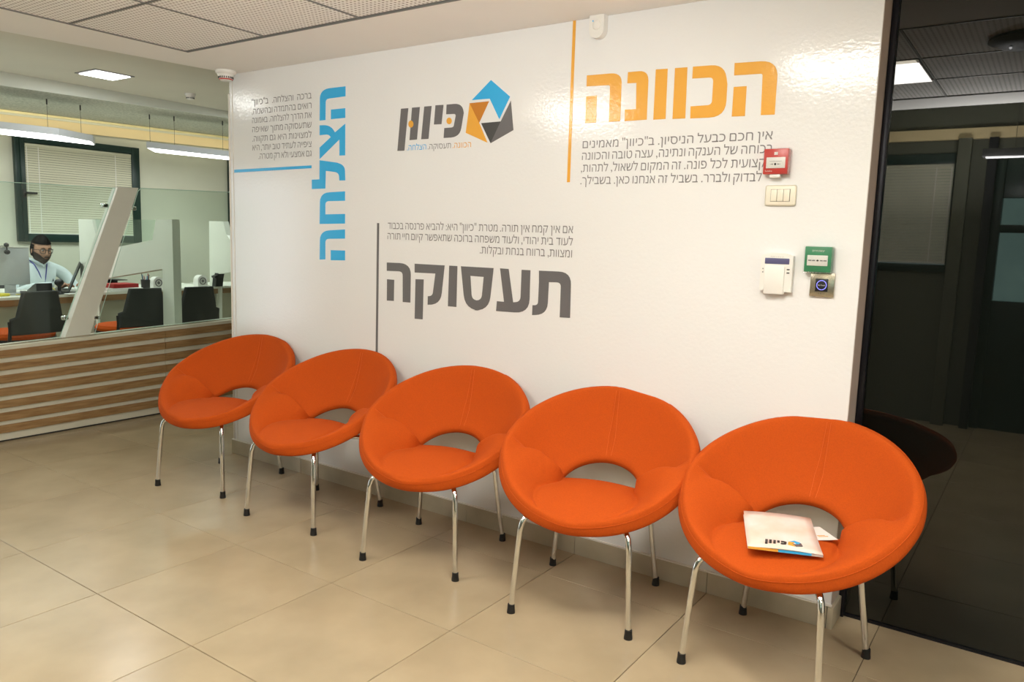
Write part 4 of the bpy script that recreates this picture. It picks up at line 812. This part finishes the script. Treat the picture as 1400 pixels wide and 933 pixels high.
# ================================================================ the seated clerk
def skin_body(name, joints, edges, m, parent, sub=2, root=0):
    me = bpy.data.meshes.new(name); me.from_pydata([j[0] for j in joints], edges, []); o = bpy.data.objects.new(name, me); COL.objects.link(o)
    md = o.modifiers.new('skin', 'SKIN'); md.use_smooth_shade = True
    for i, (p, r) in enumerate(joints):
        sv = me.skin_vertices[0].data[i]; sv.radius = r if isinstance(r, tuple) else (r, r); sv.use_root = (i == root)
    sb = o.modifiers.new('sub', 'SUBSURF'); sb.levels = sub; sb.render_levels = sub
    bpy.context.view_layer.update()
    me2 = bpy.data.meshes.new_from_object(o.evaluated_get(bpy.context.evaluated_depsgraph_get())); bpy.data.objects.remove(o); bpy.data.meshes.remove(me)
    me2.name = name; me2.materials.clear(); me2.materials.append(m)
    for p in me2.polygons: p.use_smooth = True
    return link(name, me2, parent)
# local frame: +x is where he faces, +y his left
person = thing('person', 'seated bearded person in dark skullcap, glasses, pale shirt and blue lanyard at the desk', 'person', (-2.93, .40, .10), .10)
J = [((0, 0, .50), (.15, .17)), ((.01, 0, .62), (.125, .165)), ((.04, 0, .76), (.125, .175)), ((.075, 0, .86), (.10, .165)), ((.10, 0, .915), (.055, .07)), ((.125, 0, .955), .048),
     ((.07, .135, .865), .062), ((.10, .215, .83), .060), ((.155, .285, .70), .052), ((.20, .30, .655), .050), ((.32, .27, .715), .043), ((.46, .175, .745), .033),
     ((.07, -.135, .865), .062), ((.10, -.215, .83), .060), ((.145, -.255, .70), .052), ((.19, -.26, .655), .050), ((.33, -.19, .715), .043), ((.50, -.10, .745), .033)]
E_ = [(0, 1), (1, 2), (2, 3), (3, 4), (4, 5), (3, 6), (6, 7), (7, 8), (8, 9), (9, 10), (10, 11), (3, 12), (12, 13), (13, 14), (14, 15), (15, 16), (16, 17)]
body = skin_body('body', J, E_, M['shirt'], person)
skin_body('trousers', [((0, 0, .47), (.15, .165)), ((.05, .10, .46), .095), ((.42, .13, .45), .07), ((.44, .13, .25), .055), ((.42, .13, .06), .045), ((.50, .13, .035), .04), ((.05, -.10, .46), .095), ((.42, -.13, .45), .07), ((.44, -.13, .25), .055), ((.42, -.13, .06), .045), ((.50, -.13, .035), .04)],
          [(0, 1), (1, 2), (2, 3), (3, 4), (4, 5), (0, 6), (6, 7), (7, 8), (8, 9), (9, 10)], M['trousers'], person)
def hand(P, d, side):
    """P wrist, d forward direction (unit, level), side +1 left hand"""
    d = Vector(d).normalized(); s = Vector((-d.y, d.x, 0))*(-side)   # towards the thumb
    P = Vector(P); jt = [(P, .022), (P+d*.035+Vector((0, 0, .002)), (.016, .030)), (P+d*.075, (.013, .036))]; ed = [(0, 1), (1, 2)]
    for k, (off_, ln) in enumerate(((.027, .062), (.009, .070), (-.009, .066), (-.026, .052))):
        b = P+d*.085+s*off_; i = len(jt)
        jt += [(b, .0085), (b+d*ln*.5+Vector((0, 0, .010)), .0078), (b+d*ln*.85+Vector((0, 0, -.006)), .007), (b+d*ln+Vector((0, 0, -.018)), .006)]
        ed += [(2, i), (i, i+1), (i+1, i+2), (i+2, i+3)]
    i = len(jt); jt += [(P+d*.035+s*.030, .010), (P+d*.065+s*.048+Vector((0, 0, -.008)), .009), (P+d*.088+s*.052+Vector((0, 0, -.016)), .0075)]; ed += [(1, i), (i, i+1), (i+1, i+2)]
    return skin_body('hand', jt, ed, M['skin'], person, sub=1)
hand((.475, .165, .748), (.9, -.42, 0), 1); hand((.515, -.09, .748), (.9, .42, 0), -1)
# head
hd = bpy.data.objects.new('head', None)
def head_mesh():
    mb = MB(); q = bmesh.ops.create_uvsphere(mb.bm, u_segments=40, v_segments=30, radius=1)
    for v in q['verts']:
        x, y, z = v.co; 
        w_ = .074*(1-.22*max(0, -z)**1.3-.04*max(0, z)); d_ = .092; h_ = .122
        X = x*d_; Y = y*w_; Z = z*h_
        if x > 0:                                        # face side
            X *= 1-.10*abs(z)**2; X += .010*math.exp(-((z+.80)/.22)**2)*(1-abs(y)) # chin
            X -= .010*math.exp(-((z-.05)/.16)**2)*math.exp(-((abs(y)-.36)/.18)**2)    # eye sockets
            X += .006*math.exp(-((z-.26)/.10)**2)*math.exp(-(y/.6)**2)            # brow
            X += .004*math.exp(-((z+.20)/.2)**2)*math.exp(-((abs(y)-.45)/.2)**2)      # cheeks
            X += .024*math.exp(-((z+.16)/.11)**2)*math.exp(-(y/.15)**2)+.012*math.exp(-((z-.02)/.12)**2)*math.exp(-(y/.11)**2) # nose
            X += .005*math.exp(-((z+.46)/.05)**2)*math.exp(-(y/.30)**2)-.004*math.exp(-((z+.40)/.03)**2)*math.exp(-(y/.3)**2)  # lips
        else: X *= 1.06
        v.co = Vector((X, Y, Z))
    return mb.mesh('head', M['skin'])
head = link('head', head_mesh(), person); head.location = (.158, 0, 1.035); head.rotation_euler = (0, math.radians(9), math.radians(-2))
for s in (-1, 1):
    MB().sphere((-.005, s*.074, -.008), .020, sc=(.75, .35, 1.35)).sphere((.001, s*.078, -.004), .012, sc=(.7, .3, 1.3)).obj('ear', M['skin'], head)
    MB().sphere((.079, s*.028, .008), .0075, sc=(.6, 1.3, .6)).obj('eye', M['eye'], head)
    MB().sphere((.0845, s*.028, .007), .0048).obj('iris', M['hair'], head)
    MB().tube([(.088, s*.012, .026), (.089, s*.03, .030), (.082, s*.046, .025)], [.003, .004, .002], 6).obj('eyebrow', M['hair'], head)
mb = MB()
def capf(i, j):
    a = 2*math.pi*i/40; b = j/12*1.12; x, y, z = math.sin(b)*math.cos(a), math.sin(b)*math.sin(a), math.cos(b)
    lift = 1.07 if j < 12 else 1.0
    f = 1.05; return Vector((x*.094*f-.004, y*.078*f, z*.126*f+.003-(.012 if x < 0 else 0)*abs(x)))
mb.grid(capf, 40, 13, True); mb.obj('skullcap', M['hair'], head)
mb = MB()
def hairf(i, j):
    a = math.radians(75)+math.radians(210)*i/30; z = -.055+.105*j/8; r = math.sqrt(max(0, 1-(z/.122)**2)); k = 1.06
    return Vector((math.cos(a)*.094*r*k-.003, math.sin(a)*.0755*r*k, z))
mb.grid(hairf, 31, 9); o = mb.obj('hair', M['hair'], head)
mb = MB()
def beardf(i, j):
    a = math.radians(-92+184*i/36); tt = j/10; zt = -.022-.020*math.cos(a)**2*1.0 if abs(math.degrees(a)) > 30 else -.048-.0*abs(a)
    zt = -.008-.060*math.exp(-(math.degrees(a)/42)**2); z = zt+(-.128-zt)*tt; r = math.sqrt(max(.03, 1-(z/.130)**2)); ch = .012*math.exp(-(a/.7)**2)*(1 if z < -.06 else .4)
    k = 1.05+.05*math.sin(math.pi*min(1, tt*1.2)); wv = 1-.20*max(0, -z/.122)**1.3
    return Vector((math.cos(a)*(.092*r*k*(1-.02)+ch), math.sin(a)*.074*wv*r*k*1.02, z))
mb.grid(beardf, 37, 11); mb.obj('beard', M['beard'], head)
MB().tube([(.095, -.020, -.053), (.100, -.008, -.045), (.102, 0, -.046), (.100, .008, -.045), (.095, .020, -.053)], [.003, .005, .005, .005, .003], 8).obj('moustache', M['beard'], head)
mb = MB()
for s in (-1, 1):
    P = [(.096-.012*abs(yy), s*(.030+yy_), zz) for yy, yy_, zz in [(0, -.021, .018), (.3, .0, .020), (.8, .023, .017), (.9, .024, .0), (.7, .018, -.014), (.3, .0, -.017), (0, -.018, -.013), (0, -.021, .018)]]
    mb.tube(P, .0026, 6, caps=False); mb.tube([(.086, s*.054, .014), (.05, s*.078, .012), (.0, s*.081, .010)], .0024, 6)
mb.tube([(.097, -.009, .012), (.099, 0, .015), (.097, .009, .012)], .0016, 6)
mb.obj('glasses', M['black_plastic'], head)
# collar, lanyard and pen
mb = MB(); mb.tube([(.06, -.075, .935), (.10, -.068, .955), (.165, -.035, .930), (.190, .0, .895), (.165, .035, .930), (.10, .068, .955), (.06, .075, .935)], [.012, .014, .013, .008, .013, .014, .012], 8); mb.obj('collar', M['shirt'], person)
mb = MB(); mb.tube([(.09, -.072, .945), (.150, -.060, .905), (.178, -.040, .84), (.180, -.012, .75), (.165, .0, .68)], .0045, 6); mb.tube([(.09, .072, .945), (.150, .050, .905), (.180, .024, .84), (.184, .006, .75), (.165, .0, .68)], .0045, 6); mb.obj('lanyard', M['lanyard'], person)
MB().tube([(.165, .085, .80), (.178, .082, .755)], .006, 8).obj('pen', M['ink'], person)
# his chair
t = thing('office_chair', 'dark office chair under the seated clerk', 'chair', (-2.97, .39, .10))
MB().box((-.20, -.22, .345), (.24, .22, .39), bev=.02, seg=3).obj('seat', M['dark_plastic'], t)
MB().box((-.27, -.19, .42), (-.22, .19, .80), bev=.02, seg=3).obj('backrest', M['dark_plastic'], t)
MB().tube([(-.10, 0, .36), (-.23, 0, .37), (-.25, 0, .50)], .018).obj('back_bracket', M['black_plastic'], t)
MB().tube([(0, 0, .05), (0, 0, .35)], .025).obj('gas_lift', M['chrome'], t)
for k in range(5):
    a = 2*math.pi*k/5; l = MB().tube([(0, 0, .075), (.25*math.cos(a), .25*math.sin(a), .055)], [.022, .014], 8).obj('leg', M['black_plastic'], t)
    MB().lathe([(0, -.012), (.024, -.012), (.024, .012), (0, .012)], 16, loc=(.25*math.cos(a), .25*math.sin(a), .025), mat=Matrix.Rotation(math.pi/2, 4, 'X')).obj('caster', M['black_plastic'], l)
